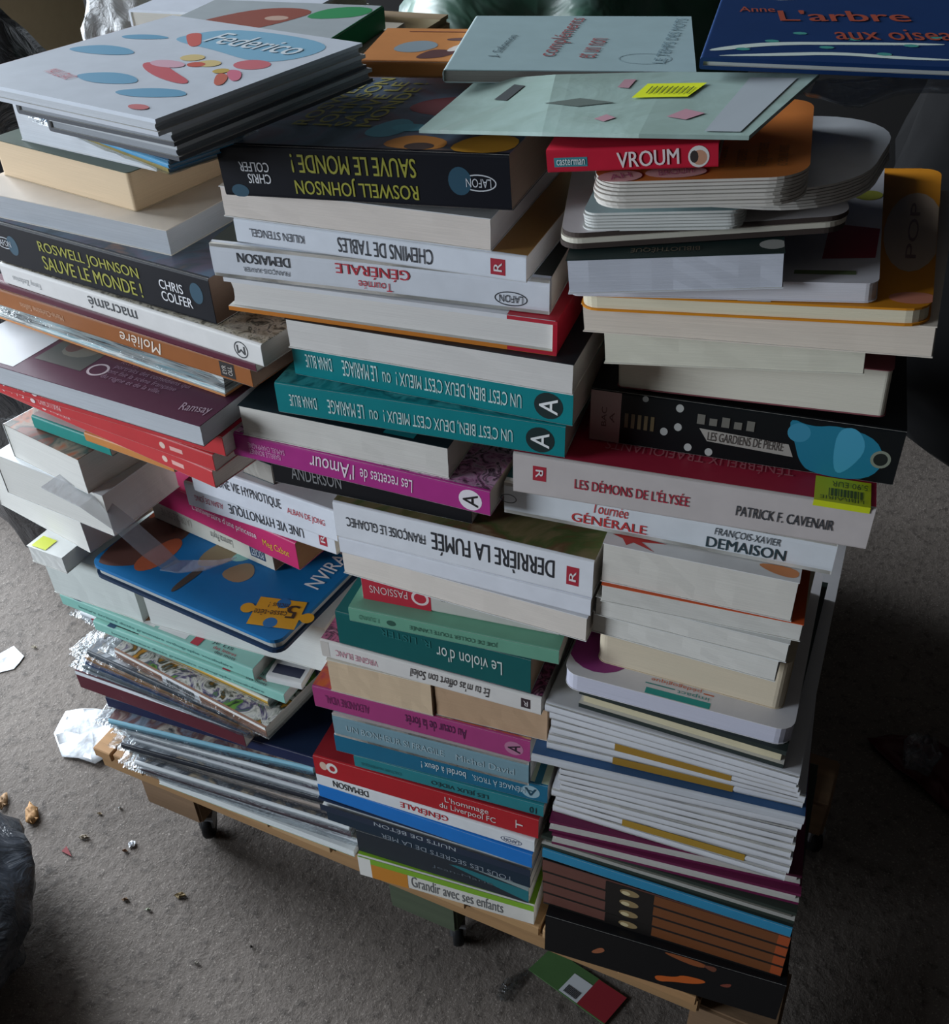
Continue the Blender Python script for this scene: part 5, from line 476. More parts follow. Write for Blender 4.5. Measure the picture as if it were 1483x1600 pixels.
    {'id': 'macrame', 'name': 'paperback_book', 'label': 'white craft book with round grey inverted lower-case title, left stack', 'd': 0.07, 'sp': 'F', 'cov': 'e0dedc', 'top': '@knots', 'bot': 'e0dedc', 'pg': 'cfc8c0', 'hard': 0, 'deco': [('T', 'F', 0.37, 0.22, 0.56, 0.78, 180, '3f4246', 'macramé', 'title_lettering', 0.0, 0.0), ('T', 'F', 0.05, 0.3, 0.17, 0.65, 180, '9a9c9e', 'Fanny Zedenius', 'author_lettering', 0.0, 0.0), ('Q', 'F', 0.93, 0.5, 0.0065, 0.0065, 0.0009, '3a3d40', 'publisher_mark', 28), ('TC', 'F', 0.93, 0.5, 0.006, 0.006, 180, '3a3d40', 'M', 'mark_letter')], 'group': 'books in the left stack', 'P': (-0.2447, 0.0483, 0.636), 'yawr': -0.1964, 'W': 0.2761, 't': 0.0179},
    {'id': 'rosw2', 'name': 'paperback_book', 'label': 'thick black novel with upright yellow spine capitals, in the left stack', 'd': 0.09, 'sp': 'F', 'cov': '10131c', 'top': '@scifi_sheen', 'bot': '10131c', 'pg': '6a5648', 'hard': 0, 'deco': [('T', 'F', 0.24, 0.5, 0.7, 0.8, 0, 'a3a136', 'ROSWELL JOHNSON', 'title_lettering', 0.02, 0.0), ('T', 'F', 0.24, 0.16, 0.7, 0.47, 0, 'a3a136', 'SAUVE LE MONDE !', 'title_lettering', 0.02, 0.0), ('T', 'F', 0.785, 0.5, 0.885, 0.7, 0, 'e6e6ea', 'CHRIS', 'author_lettering', 0.02, 0.0), ('T', 'F', 0.785, 0.24, 0.915, 0.45, 0, 'e6e6ea', 'COLFER', 'author_lettering', 0.02, 0.0), ('Q', 'F', 0.06, 0.52, 0.0105, 0.0048, 0.0007, 'c8ccd2', 'publisher_mark', 28), ('TC', 'F', 0.06, 0.52, 0.012, 0.0045, 0, 'c8ccd2', 'LAFON', 'mark_letter'), ('O', 'F', 0.1, 0.5, 0.006, 0.008, '16485e', 'blue_glow', 20), ('O', 'F', 0.94, 0.6, 0.006, 0.008, '16485e', 'blue_glow', 20)], 'group': 'books in the left stack', 'P': (-0.244, 0.0501, 0.654), 'yawr': -0.1781, 'W': 0.2303, 't': 0.0359},
    {'id': 'grey', 'name': 'paperback_book', 'label': 'wide grey paged softcover with off-white cover, above the left black novel', 'd': 0.17, 'sp': 'B', 'cov': 'cfc8be', 'top': 'd0c6ba', 'bot': 'cfc8be', 'pg': 'b4b8be', 'hard': 0, 'deco': [], 'group': 'books in the left stack', 'P': (-0.2638, 0.0582, 0.69), 'yawr': -0.1236, 'W': 0.2031, 't': 0.0189},
    {'id': 'beige', 'name': 'paperback_book', 'label': 'thick beige paged paperback with a dark green cover, left stack', 'd': 0.15, 'sp': 'B', 'cov': 'b8a890', 'top': '3c4a3e', 'bot': 'b8a890', 'pg': 'd8bf9e', 'hard': 0, 'deco': [], 'group': 'books in the left stack', 'corner': 0.004, 'P': (-0.2559, 0.0904, 0.709), 'yawr': -0.2249, 'W': 0.1577, 't': 0.0289},
    {'id': 'L3w', 'name': 'paperback_book', 'label': 'pale grey page block set back beneath the film-wrapped pale blue booklets', 'd': 0.11, 'sp': 'B', 'cov': 'c8ccd2', 'top': 'c8ccd2', 'bot': 'c8ccd2', 'pg': 'd0d4da', 'hard': 0, 'deco': [], 'group': 'books in the left stack', 'P': (-0.2275, 0.0928, 0.738), 'yawr': -0.1997, 'W': 0.147, 't': 0.0419},
    {'id': 'pk0', 'name': 'wrapped_booklet', 'label': 'yellow edged lowest booklet of the film-wrapped set under the comic albums', 'd': 0.055, 'sp': 'F', 'cov': 'c8b060', 'top': '8fb8d0', 'bot': 'c8b060', 'pg': 'c8d4dc', 'hard': 0, 'deco': [], 'group': 'film-wrapped booklets under the comic albums', 'film': 1, 'cat': 'booklet', 'P': (-0.1219, 0.0158, 0.78), 'yawr': -0.3939, 'W': 0.1383, 't': 0.0051},
    {'id': 'pk1', 'name': 'wrapped_booklet', 'label': 'bright blue booklet, second from below in the film-wrapped set', 'd': 0.055, 'sp': 'F', 'cov': '3f90bc', 'top': '8fb8d0', 'bot': '3f90bc', 'pg': 'c8d4dc', 'hard': 0, 'deco': [], 'group': 'film-wrapped booklets under the comic albums', 'film': 0, 'cat': 'booklet', 'P': (-0.1131, 0.0042, 0.7855), 'yawr': -0.3723, 'W': 0.1347, 't': 0.0051},
    {'id': 'pk2', 'name': 'wrapped_booklet', 'label': 'bright blue booklet, third from below in the film-wrapped set', 'd': 0.055, 'sp': 'F', 'cov': '4a9ac4', 'top': '8fb8d0', 'bot': '4a9ac4', 'pg': 'c8d4dc', 'hard': 0, 'deco': [], 'group': 'film-wrapped booklets under the comic albums', 'film': 0, 'cat': 'booklet', 'P': (-0.1041, -0.0076, 0.791), 'yawr': -0.3503, 'W': 0.131, 't': 0.0051},
    {'id': 'pk3', 'name': 'wrapped_booklet', 'label': 'deeper blue booklet, topmost in the film-wrapped set', 'd': 0.055, 'sp': 'F', 'cov': '2f6f9a', 'top': '8fb8d0', 'bot': '2f6f9a', 'pg': 'c8d4dc', 'hard': 0, 'deco': [], 'group': 'film-wrapped booklets under the comic albums', 'film': 1, 'cat': 'booklet', 'P': (-0.0948, -0.0195, 0.7965), 'yawr': -0.3279, 'W': 0.1274, 't': 0.0051}]

ROOTS = {}
for b in BOOKS: ROOTS[b['id']] = book(b)
# ------------------------------------------------------------------ comic albums on top of the left stack
GRPC = 'comic albums on top of the left stack'
def album(label, P, yaw, w, d, t, cv, top, sp='L', deco=(), group=GRPC, name='comic_album', pg='c8ccd2', hard=.0022, bot=None):
    return book(dict(id=label, name=name, label=label, W=w, d=d, t=t, P=P, yawr=yaw, cov=cv, top=top, bot=bot or cv, pg=pg, hard=hard, sp=sp, deco=list(deco), group=group))

YA = math.radians(-12.5)
for i, (lab, dx, dy, dw, z) in enumerate([('lowest comic album of the three, dark edges showing under the white one', .061, -.001, -.062, .8022), ('middle comic album sandwiched below the white comic cover', .041, -.001, -.042, .8106)]):
    album(lab, (-.125+dx, -.047+dy, z), YA+.02*i, .17+dw, .17, .0084, '4a4c52', 'b8bcc0', pg='9a9ea4')
album('large white comic album with blue banner and blue waves on its cover, top left', (-.125, -.047, .8193), YA, .17, .172, .0088, '8c2a34', 'd3dae4', bot='c4c8d0', deco=[
    ('Z', 'T', [(.30, .76), (.34, .70), (.55, .68), (.80, .62), (.90, .66), (.95, .78), (.93, .90), (.80, .955), (.55, .96), (.38, .92)], '7fb4d0', 'blue_banner'),
    ('T', 'T', .44, .74, .88, .88, 0, 'dfe8ee', 'Federico', 'title_lettering', .015, 0), ('O', 'T', .84, .59, .012, .010, 'cf6a74', 'red_badge', 20),
    ('Z', 'T', [(.08, .66), (.14, .72), (.24, .74), (.30, .72), (.22, .67), (.14, .64)], '5d9dbf', 'blue_wave'), ('Z', 'T', [(.04, .44), (.12, .54), (.26, .55), (.36, .50), (.26, .44), (.12, .42)], '5d9dbf', 'blue_wave'),
    ('Z', 'T', [(.36, .22), (.46, .30), (.58, .30), (.66, .24), (.54, .18), (.44, .18)], '5d9dbf', 'blue_wave'), ('Z', 'T', [(.64, .14), (.72, .22), (.84, .26), (.92, .22), (.82, .15), (.72, .12)], '5d9dbf', 'blue_wave'),
    ('Z', 'T', [(.46, .44), (.52, .38), (.66, .32), (.80, .30), (.80, .34), (.66, .40), (.54, .46)], 'c8505a', 'red_shape'), ('Z', 'T', [(.30, .80), (.36, .74), (.46, .66), (.48, .70), (.40, .78), (.34, .84)], 'cf5a50', 'red_shape'),
    ('O', 'T', .58, .56, .008, .007, 'd8c080', 'yellow_shape', 18), ('O', 'T', .69, .53, .008, .007, 'd8c080', 'yellow_shape', 18), ('O', 'T', .56, .46, .013, .007, 'd8a8b8', 'pink_shape', 18), ('O', 'T', .66, .50, .006, .005, 'c8503a', 'red_shape', 16),
    ('Z', 'T', [(.80, .50), (.92, .40), (.94, .43), (.86, .52)], 'd8708a', 'pink_shape'), ('Z', 'T', [(.80, .46), (.90, .34), (.93, .36), (.86, .46)], 'c8604a', 'red_shape'), ('O', 'T', .80, .48, .005, .005, 'c8a84a', 'yellow_shape', 14),
    ('T', 'T', .24, .17, .40, .22, -12, 'c05a64', 'MAXI LUCIANO', 'author_lettering', 0, 0), ('O', 'T', .86, .06, .007, .004, 'c8686a', 'publisher_mark', 16)])
# ------------------------------------------------------------------ board books and topmost things of the right stack
GR2 = 'books in the right stack'
board_book('flat board book with brown edged covers and one thick cream core, right stack', (0.2424, -0.0247, 0.7580), 0.2249, 0.1488, .14, .0084, .012, 3, 'd2ced0', 'dcd6c6', .10, boards='4a403c', deco=[('O', 'T', .06, .1, .003, .003, 'b04858', 'heart_print', 10), ('O', 'T', .03, .3, .003, .003, 'b04858', 'heart_print', 10)])
board_book('small pale blue board book with striped leaf edges under the orange board book', (0.2521, -0.0185, 0.7672), 0.0940, 0.0842, .10, .0100, .008, 6, 'a9c4c8', 'd8dad6', .10)
board_book('round cornered white board book jutting out right behind the orange board book', (0.2414, -0.0043, 0.7784), -0.1250, 0.1483, .125, .0110, .045, 7, 'c9ccd0', 'cfccc6', .10)
board_book('orange board book with rounded corners and striped thick leaves, under the red spine', (0.2632, -0.0451, 0.7906), 0.0908, 0.1031, .125, .0138, .018, 8, 'c9783c', 'cfcac2', .10, deco=[('O', 'T', .14, .06, .011, .008, 'e0b0b0', 'pink_disc', 20), ('O', 'T', .40, .09, .015, .008, 'e0b0b0', 'pink_disc', 20), ('T', 'T', .09, .03, .19, .09, 20, 'b06080', 'AH', 'disc_lettering', .0, 0), ('T', 'T', .32, .06, .48, .12, 10, 'b06080', 'BROUM', 'disc_lettering', 0, 0), ('T', 'T', .55, .12, .93, .40, 90, '8a5a34', 'un livre tout carton\npour apprendre\nles engins qui roulent\net ceux qui volent', 'blurb_lettering', 0, 0)])
b = dict(id='vroum', name='paperback_book', label='small red book with white hand-drawn capitals, on the orange board book', d=.075, t=.0115, tilt=.10, cov='c8243c', top='c02238', bot='c8243c', pg='6a5a52', hard=.0016, sp='F', group=GR2)
b['P'], b['yawr'], b['W'] = (0.2398, -0.0420, 0.8056), 0.0968, 0.0834
b['deco'] = [('T', 'F', .42, .18, .78, .84, 2, 'ecdfe0', 'VROUM', 'title_lettering', .03, 0), ('R', 'F', .045, .26, .245, .66, '3f8f9a', 'publisher_banner'), ('T', 'F', .06, .34, .23, .62, 0, 'e8ecec', 'casterman', 'publisher_lettering', .01, 0),
    ('O', 'F', .89, .5, .0050, .0052, 'e4e2de', 'round_emblem', 20), ('O', 'F', .895, .46, .0036, .0036, 'c89478', 'round_emblem', 16), ('O', 'F', .865, .5, .0020, .0030, '3a3230', 'round_emblem', 12)]
book(b)
# books lying behind the front rows
album('pale blue softcover with dark red lettering, lying behind the front stacks', (0.1415, 0.0608, 0.8150), .22, .148, .135, .0075, 'a9bcbe', 'a4bcc0', 'L', [('T', 'T', .40, .22, .50, .95, 82, 'a05a5c', 'compléments', 'title_lettering', 0, 0), ('T', 'T', .54, .2, .62, .55, 82, 'a05a5c', 'et un non', 'title_lettering', 0, 0), ('T', 'T', .18, .2, .23, .6, 82, '5a6a70', 'J. Salomon', 'author_lettering', 0, 0), ('T', 'T', .88, .12, .93, .95, 82, '8098a0', 'LE TEMPS DES MOTS', 'back_lettering', 0, 0), ('Q', 'T', .80, .2, .016, .012, .001, '90a8ae', 'printed_ring', 24)], 'books behind the front stacks', 'paperback_book', '8a8680', 0)
album('orange book with a dark and white drawing, beneath the pale blue softcover', (0.0672, 0.0966, 0.8035), .20, .15, .085, .0105, 'c8824a', 'cf8a52', 'F', [('Z', 'T', [(.10, .30), (.22, .22), (.32, .42), (.26, .62), (.14, .56)], '8a9aa4', 'drawn_shape'), ('Z', 'T', [(.24, .06), (.36, .10), (.42, .30), (.30, .36), (.25, .2)], '5a3434', 'drawn_shape'), ('Z', 'T', [(.36, .24), (.52, .5), (.56, .7), (.44, .6), (.36, .4)], 'e0d4cc', 'drawn_shape'), ('Z', 'T', [(.32, .6), (.50, .62), (.50, .72), (.33, .70)], '6a4a48', 'drawn_shape'), ('Z', 'T', [(.46, .3), (.56, .2), (.60, .5), (.54, .6)], '7a3a34', 'drawn_shape'), ('R', 'T', .12, .88, .5, .90, '8a4a34', 'drawn_rule')], 'books behind the front stacks', 'paperback_book', '8a7a6a', 0)
bl = album('large deep blue picture book with orange letters and white branches, far top right', (0.2953, 0.0442, 0.8370), .10, .26, .19, .006, '16325e', '173462', 'L', [
    ('T', 'T', .14, .46, .42, .60, 6, '9c4430', "L'arbre", 'title_lettering', .02, 0), ('T', 'T', .26, .26, .56, .38, 6, '9c4430', 'aux oiseaux', 'title_lettering', .01, 0), ('T', 'T', .05, .55, .13, .62, 6, '9c4430', 'Anne', 'author_lettering', .01, 0),
    ('Z', 'T', [(.02, .06), (.14, .16), (.30, .19), (.48, .22), (.47, .24), (.30, .22), (.12, .19), (.01, .09)], 'c9d6d0', 'white_branch'), ('Z', 'T', [(.0, .01), (.16, .04), (.26, .08), (.40, .05), (.52, .07), (.40, .08), (.27, .11), (.14, .07)], 'c9d6d0', 'white_branch'), ('Z', 'T', [(.2, .82), (.3, .86), (.32, .92), (.22, .9)], 'ccd2d0', 'white_leaf'), ('Z', 'T', [(.12, .72), (.2, .75), (.2, .79), (.13, .77)], 'ccd2d0', 'white_leaf')]+
    [('O', 'T', .08+.055*k, .10+.05*((k*7) % 5), .004, .003, '3f8f88', 'green_leaf', 8) for k in range(14)], 'books behind the front stacks', 'picture_album', 'b0b4b4', .002)
album('book with an emerald green spine and a russet animal photo cover, back left', tuple(Vector((-0.0032, 0.1962, 0.8000))-Vector((.155, .012, .0185))), .075, .155, .11, .0185, '1c7a48', 'a8b0b4', 'R', [('Z', 'T', [(.12, .2), (.30, .08), (.50, .12), (.62, .4), (.70, .75), (.50, .85), (.30, .7)], '8c4434', 'russet_print'), ('Z', 'T', [(.66, .48), (.98, .62), (.98, .95), (.72, .9)], '1f8a50', 'green_title_band'), ('O', 'T', .54, .5, .010, .008, 'c0a090', 'russet_print', 14)], 'books behind the front stacks', 'paperback_book', 'b8b4aa', 0)
album('white book with bold black lettering at the very top edge, behind the comic albums', (-.235, .262, .7735), .05, .16, .15, .022, 'd6dae2', 'd3d9e4', 'L', [('T', 'T', .55, .5, .98, .62, 0, '2c2c34', 'LE GRAND LIVRE', 'title_lettering', .01, 0)], 'books behind the front stacks', 'hardcover_book', 'c8c4bc', .002)
album('cream edged book lying directly under the emerald green spine', (-.165, .205, .7685), .06, .165, .12, .0128, 'c0b8a8', 'c4bcae', 'B', [], 'books behind the front stacks', 'paperback_book', 'b8ad9a', 0)
# ------------------------------------------------------------------ soft pouch, films, scraps
def sheet(name, pts, th, mat, label, cat, n=10, wob=.001, smooth=True):      # thin sheet spanned by four corners
    P = [Vector(p) for p in pts]; V = []; F = []
    for k in (0, 1):
        for j in range(n+1):
            for i in range(n+1):
                u, v = i/n, j/n; q = P[0].lerp(P[1], u).lerp(P[3].lerp(P[2], u), v)
                q = q+Vector((0, 0, noise.noise(q*38)*wob*2+th*k)); V.append(q)
    m = (n+1)**2
    for k in (0, 1):
        for j in range(n):
            for i in range(n):
                a = k*m+j*(n+1)+i; f = (a, a+1, a+n+2, a+n+1); F.append(f if k else f[::-1])
    edge = [i for i in range(n)]+[(n+1)*j+n for j in range(n)]+[n*(n+1)+n-i for i in range(n)]+[(n+1)*(n-j) for j in range(n)]
    for x, y in zip(edge, edge[1:]+edge[:1]): F.append((x, y, m+y, m+x))
    me = mesh(name, V, F, [mat], smooth=smooth); o = link(name, me)
    if cat: tag(o, label, cat)
    return o, me
m, nt, p = newmat('pouch_print'); n = noise_tex(nt, 26, (1, 1, 1), 4, .6, .8); r = ramp(nt, ['7f9a90', '8fa8a0', '9ab0aa', '8fa49c', 'a8b0b0', '7a948c']); nt.links.new(n.outputs[0], r.inputs[0]); nt.links.new(r.outputs[0], p.inputs['Base Color']); p.inputs['Roughness'].default_value = .3; bump(nt, p, n.outputs[0], .2, .002)
PF = [Vector(q) for q in ((0.1504, 0.0025, 0.8040), (0.2355, -0.0354, 0.8215), (0.2872, -0.0509, 0.8300), (0.3371, -0.0539, 0.8345))]
PK = [Vector(q) for q in ((0.1535, 0.0858, 0.8085), (0.2140, 0.0553, 0.8240), (0.2780, 0.0620, 0.8280), (0.3561, 0.0538, 0.8345))]
KN = (0, .38, .67, 1)
def on_pouch(u, v, h=.0024):
    k = 0 if u < .38 else 1 if u < .67 else 2; f = (u-KN[k])/(KN[k+1]-KN[k])
    return PF[k].lerp(PF[k+1], f).lerp(PK[k].lerp(PK[k+1], f), v)+Vector((0, 0, h))
def sheet_fn(name, fn, th, mat, nx, ny):
    V = []; F = []; m_ = (nx+1)*(ny+1)
    for k in (0, 1):
        for j in range(ny+1):
            for i in range(nx+1): V.append(fn(i/nx, j/ny, th*k))
    for k in (0, 1):
        for j in range(ny):
            for i in range(nx):
                a = k*m_+j*(nx+1)+i; f = (a, a+1, a+nx+2, a+nx+1); F.append(f if k else f[::-1])
    ed = [i for i in range(nx)]+[(nx+1)*j+nx for j in range(ny)]+[ny*(nx+1)+nx-i for i in range(nx)]+[(nx+1)*(ny-j) for j in range(ny)]
    for x, y in zip(ed, ed[1:]+ed[:1]): F.append((x, y, m_+y, m_+x))
    return link(name, mesh(name, V, F, [mat], smooth=False))
po = tag(sheet_fn('plastic_pouch', on_pouch, .0020, m, 24, 6), 'grey-green glossy flat plastic pouch with a yellow price sticker, lying across the stack tops', 'pouch')
def pouch_print(name, pts, colr, h=.0024):
    return link(name, mesh(name, [on_pouch(u, v, h) for u, v in pts], [tuple(range(len(pts)))], [ink(colr)]), po)
s = pouch_print('price_sticker', [(.60, .52), (.745, .54), (.77, .78), (.625, .76)], 'd6e01e', .0028); s['label'] = 'bright yellow price sticker'
V = []; F = []
for k in range(9):
    u = .632+.013*k; n_ = len(V); V += [on_pouch(u, .58, .0032), on_pouch(u+.004, .58, .0032), on_pouch(u+.012, .70, .0032), on_pouch(u+.008, .70, .0032)]; F.append((n_, n_+1, n_+2, n_+3))
bo = link('barcode', mesh('barcode', V, F, [ink('5a641c')]), s); bo['kind'] = 'stuff'
pouch_print('dark_clasp', [(.17, .55), (.22, .52), (.26, .80), (.21, .84)], '33383a'); pouch_print('grey_leaf_print', [(.36, .46), (.46, .40), (.56, .46), (.46, .54)], '59645f')
pouch_print('pink_print', [(.52, .2), (.55, .16), (.58, .22), (.55, .27)], 'a8808a'); pouch_print('pink_print', [(.72, .24), (.78, .2), (.82, .3), (.76, .36)], 'b08490'); pouch_print('pink_print', [(.55, .72), (.58, .7), (.59, .86), (.56, .86)], 'a8808a'); pouch_print('lilac_panel', [(.86, .04), (.965, .04), (.965, .9), (.86, .9)], '9ca4aa')
def ribbon(name, pts, widths, mat, label, cat, th=.0012):          # strip of film along a path, folded as the points go
    V = []; F = []; n = len(pts)
    for (p, q) in zip(pts, widths):
        a = Vector(p); s_ = Vector(q); V += [a-s_, a+s_, a+s_+Vector((0, 0, th)), a-s_+Vector((0, 0, th))]
    for i in range(n-1):
        for j in range(4): F.append((4*i+j, 4*i+(j+1) % 4, 4*i+4+(j+1) % 4, 4*i+4+j))
    F += [(3, 2, 1, 0), (4*n-4, 4*n-3, 4*n-2, 4*n-1)]
    return tag(link(name, mesh(name, V, F, [mat])), label, cat)
m, nt, p = newmat('milky_film'); n = noise_tex(nt, 60, (1, 1, 1), 4); p.inputs['Base Color'].default_value = lin('c6ccd4'); p.inputs['Roughness'].default_value = .2; p.inputs['Alpha'].default_value = .36; bump(nt, p, n.outputs[0], .7, .003); MILK = m
ribbon('film_strip', [(-0.2343, 0.0173, 0.4620), (-0.1943, 0.0150, 0.4520), (-0.1693, 0.0211, 0.4250), (-0.1537, 0.0303, 0.3920), (-0.1440, 0.0372, 0.3720)], [(.004, .009, .002), (.004, .009, .002), (.004, .008, .002), (.005, .008, .002), (.006, .006, .001)], MILK, 'translucent strip of torn plastic film hanging down onto the blue board book', 'film')
ribbon('film_scrap', [(-0.1527, 0.0415, 0.3660), (-0.1385, 0.0487, 0.3625), (-0.1164, 0.0582, 0.3625), (-0.1006, 0.0734, 0.3625)], [(.003, .008, .0), (.002, .010, .0), (.002, .008, 0), (.001, .003, 0)], MILK, 'crinkled white end of torn film lying on the blue board book', 'film')
fs, _ = sheet('clear_film_sheet', [(0.3502, 0.0309, 0.8280), (0.4254, 0.0478, 0.8290), (0.4245, 0.0966, 0.8310), (0.3538, 0.0654, 0.8310)], .0006, film_mat(), 'loose clear film sheet sticking out right under the deep blue picture book', 'film', 10, .004)
# crumpled things on the floor
def crumple(name, outline, mat, label, cat, h=.004, group=None, seed=1, part=None):
    n0 = len(outline); R2 = random.Random(seed); O_ = []
    for i in range(n0):
        a, b_ = Vector(outline[i]), Vector(outline[(i+1) % n0])
        for k in (0, .5): O_.append(a.lerp(b_, k)+(Vector((R2.uniform(-.07, .07), R2.uniform(-.07, .07), 0))*(b_-a).length if k else Vector()))
    n = len(O_); c0 = sum(O_, Vector())/n; V = [c0+Vector((0, 0, h*.8))]; F = []; ks = (.35, .7, 1)
    for k in ks:
        for p in O_: V.append(c0.lerp(p, k)+Vector((0, 0, (R2.uniform(.1, 1.2) if k < 1 else R2.uniform(.0, .6))*h+.0012)))
    for i in range(n):
        j = (i+1) % n; F.append((0, 1+i, 1+j))
        for q in (0, 1): F.append((1+q*n+i, 1+q*n+n+i, 1+q*n+n+j, 1+q*n+j))
    N0 = len(V); V += [v-Vector((0, 0, .0009)) for v in V]; F2 = [tuple(reversed([a+N0 for a in f])) for f in F]
    E2 = [(1+2*n+i, N0+1+2*n+i, N0+1+2*n+(i+1) % n, 1+2*n+(i+1) % n) for i in range(n)]
    return tag(link(name, mesh(name, V, F+F2+E2, [mat], smooth=h > .003)), label, cat, group)
m, nt, p = newmat('white_tissue_film'); p.inputs['Base Color'].default_value = lin('dfe4ea'); p.inputs['Roughness'].default_value = .35; p.inputs['Alpha'].default_value = .85; n = noise_tex(nt, 30); bump(nt, p, n.outputs[0], .8, .004)
crumple('crumpled_film', [(-0.4371, 0.1065, -0.1295), (-0.4899, 0.1027, -0.1295), (-0.5253, 0.1305, -0.1295), (-0.5374, 0.1709, -0.1295), (-0.5014, 0.1912, -0.1295), (-0.4702, 0.1971, -0.1295), (-0.4343, 0.1749, -0.1295), (-0.4169, 0.1450, -0.1295)], m, 'crumpled whitish plastic film lying on the floor left of the pallet corner', 'film', .009)
paper = plain('d8dce2', .6)
crumple('paper_slip', [(-0.6983, 0.1829, -0.1298), (-0.6695, 0.2150, -0.1298), (-0.6730, 0.2419, -0.1298), (-0.7032, 0.2544, -0.1298), (-0.7227, 0.2103, -0.1298)], paper, 'white printed paper slip on the floor at the left edge', 'paper', .001)
leafm = plain('a07a50', .7)
crumple('dry_leaf', [(-0.4637, -0.0017, -0.1295), (-0.4787, 0.0138, -0.1295), (-0.4805, 0.0259, -0.1295), (-0.4653, 0.0228, -0.1295), (-0.4531, 0.0104, -0.1295), (-0.4544, -0.0004, -0.1295)], leafm, 'curled brown dry leaf on the floor beside the black bag', 'leaf', .008, None, 3)
crumple('dry_leaf', [(-0.5154, 0.0028, -0.1295), (-0.5248, 0.0208, -0.1295), (-0.5209, 0.0287, -0.1295), (-0.5081, 0.0138, -0.1295), (-0.5076, 0.0035, -0.1295)], plain('8a6c4c', .7), 'pale brown dry leaf at the left picture edge above the black bag', 'leaf', .006, None, 5)
crumple('paper_bit', [(-0.3155, 0.0133, -0.1296), (-0.3203, 0.0185, -0.1296), (-0.3192, 0.0239, -0.1296), (-0.3135, 0.0240, -0.1296), (-0.3103, 0.0182, -0.1296)], paper, 'tiny white paper bit on the floor below the left castor', 'paper', .003)
crumple('floor_crumb', [(-0.6756, 0.2611, -0.1297), (-0.6699, 0.2602, -0.1297), (-0.6651, 0.2633, -0.1297), (-0.6717, 0.2653, -0.1297)], plain('b0a898', .8), 'pale stone chip near the paper slip', 'crumb', .0025, 'crumbs on the concrete floor', 0)
crumple('floor_crumb', [(-0.3660, 0.0595, -0.1297), (-0.3631, 0.0584, -0.1297), (-0.3606, 0.0604, -0.1297), (-0.3640, 0.0623, -0.1297)], plain('d0d2d2', .8), 'tiny white chip left of the left castor', 'crumb', .0025, 'crumbs on the concrete floor', 1)
crumple('floor_crumb', [(-0.3867, 0.0426, -0.1297), (-0.3831, 0.0418, -0.1297), (-0.3797, 0.0441, -0.1297), (-0.3840, 0.0457, -0.1297)], plain('b8a890', .8), 'tan crumb left of the pallet block', 'crumb', .0025, 'crumbs on the concrete floor', 2)
crumple('floor_crumb', [(-0.3868, 0.0047, -0.1297), (-0.3797, 0.0033, -0.1297), (-0.3721, 0.0090, -0.1297), (-0.3798, 0.0112, -0.1297)], plain('9a9082', .8), 'grey wood sliver right of the dry leaf', 'crumb', .0025, 'crumbs on the concrete floor', 3)
crumple('floor_crumb', [(-0.3218, 0.0072, -0.1297), (-0.3176, 0.0068, -0.1297), (-0.3136, 0.0092, -0.1297), (-0.3183, 0.0105, -0.1297)], plain('8a6a54', .8), 'brown crumb just under the white paper bit', 'crumb', .0025, 'crumbs on the concrete floor', 4)
crumple('floor_crumb', [(-0.2241, -0.0234, -0.1297), (-0.2165, -0.0252, -0.1297), (-0.2089, -0.0188, -0.1297), (-0.2169, -0.0163, -0.1297)], plain('8a7a5c', .8), 'straw-like splinter in the middle of the lit floor', 'crumb', .0025, 'crumbs on the concrete floor', 5)
crumple('floor_crumb', [(-0.2462, -0.0510, -0.1297), (-0.2423, -0.0514, -0.1297), (-0.2384, -0.0491, -0.1297), (-0.2428, -0.0480, -0.1297)], plain('a8b09c', .8), 'pale green flake below the straw-like splinter', 'crumb', .0025, 'crumbs on the concrete floor', 6)
crumple('floor_crumb', [(-0.1546, -0.0880, -0.1297), (-0.1510, -0.0883, -0.1297), (-0.1473, -0.0862, -0.1297), (-0.1513, -0.0852, -0.1297)], plain('b8b4ac', .8), 'whitish chip low on the lit floor', 'crumb', .0025, 'crumbs on the concrete floor', 7)
crumple('floor_crumb', [(-0.1037, -0.0490, -0.1297), (-0.1014, -0.0499, -0.1297), (-0.0991, -0.0482, -0.1297), (-0.1017, -0.0467, -0.1297)], plain('2c2826', .8), 'small black crumb on the lit floor under the stacks', 'crumb', .0025, 'crumbs on the concrete floor', 8)
crumple('floor_crumb', [(-0.2814, -0.0495, -0.1297), (-0.2769, -0.0505, -0.1297), (-0.2720, -0.0470, -0.1297), (-0.2770, -0.0452, -0.1297)], plain('7a6450', .8), 'brown splinter left of the pale green flake', 'crumb', .0025, 'crumbs on the concrete floor', 9)
cardm = plain('4a6a40', .5)
cd = tag(link('printed_card', mesh('printed_card', [Vector(q)+Vector((0, 0, h)) for h in (.0006, .0022) for q in ((0.2081, 0.0352, -0.1300), (0.3039, 0.0048, -0.1300), (0.3200, 0.0418, -0.1300), (0.2248, 0.0686, -0.1300))], [(3, 2, 1, 0), (4, 5, 6, 7), (0, 1, 5, 4), (1, 2, 6, 5), (2, 3, 7, 6), (3, 0, 4, 7)], [cardm])), 'green and red printed card with a barcode panel on the floor before the pallet', 'card')
def on_card(u, v, h=.0026):
    a, b_, c_, d_ = [Vector(q) for q in ((0.2081, 0.0352, -0.1300), (0.3039, 0.0048, -0.1300), (0.3200, 0.0418, -0.1300), (0.2248, 0.0686, -0.1300))]; return a.lerp(b_, u).lerp(d_.lerp(c_, u), v)+Vector((0, 0, h))
link('red_panel', mesh('red_panel', [on_card(.64, .02), on_card(1, .02), on_card(1, .98), on_card(.64, .98)], [(0, 1, 2, 3)], [ink('8c2630')]), cd)
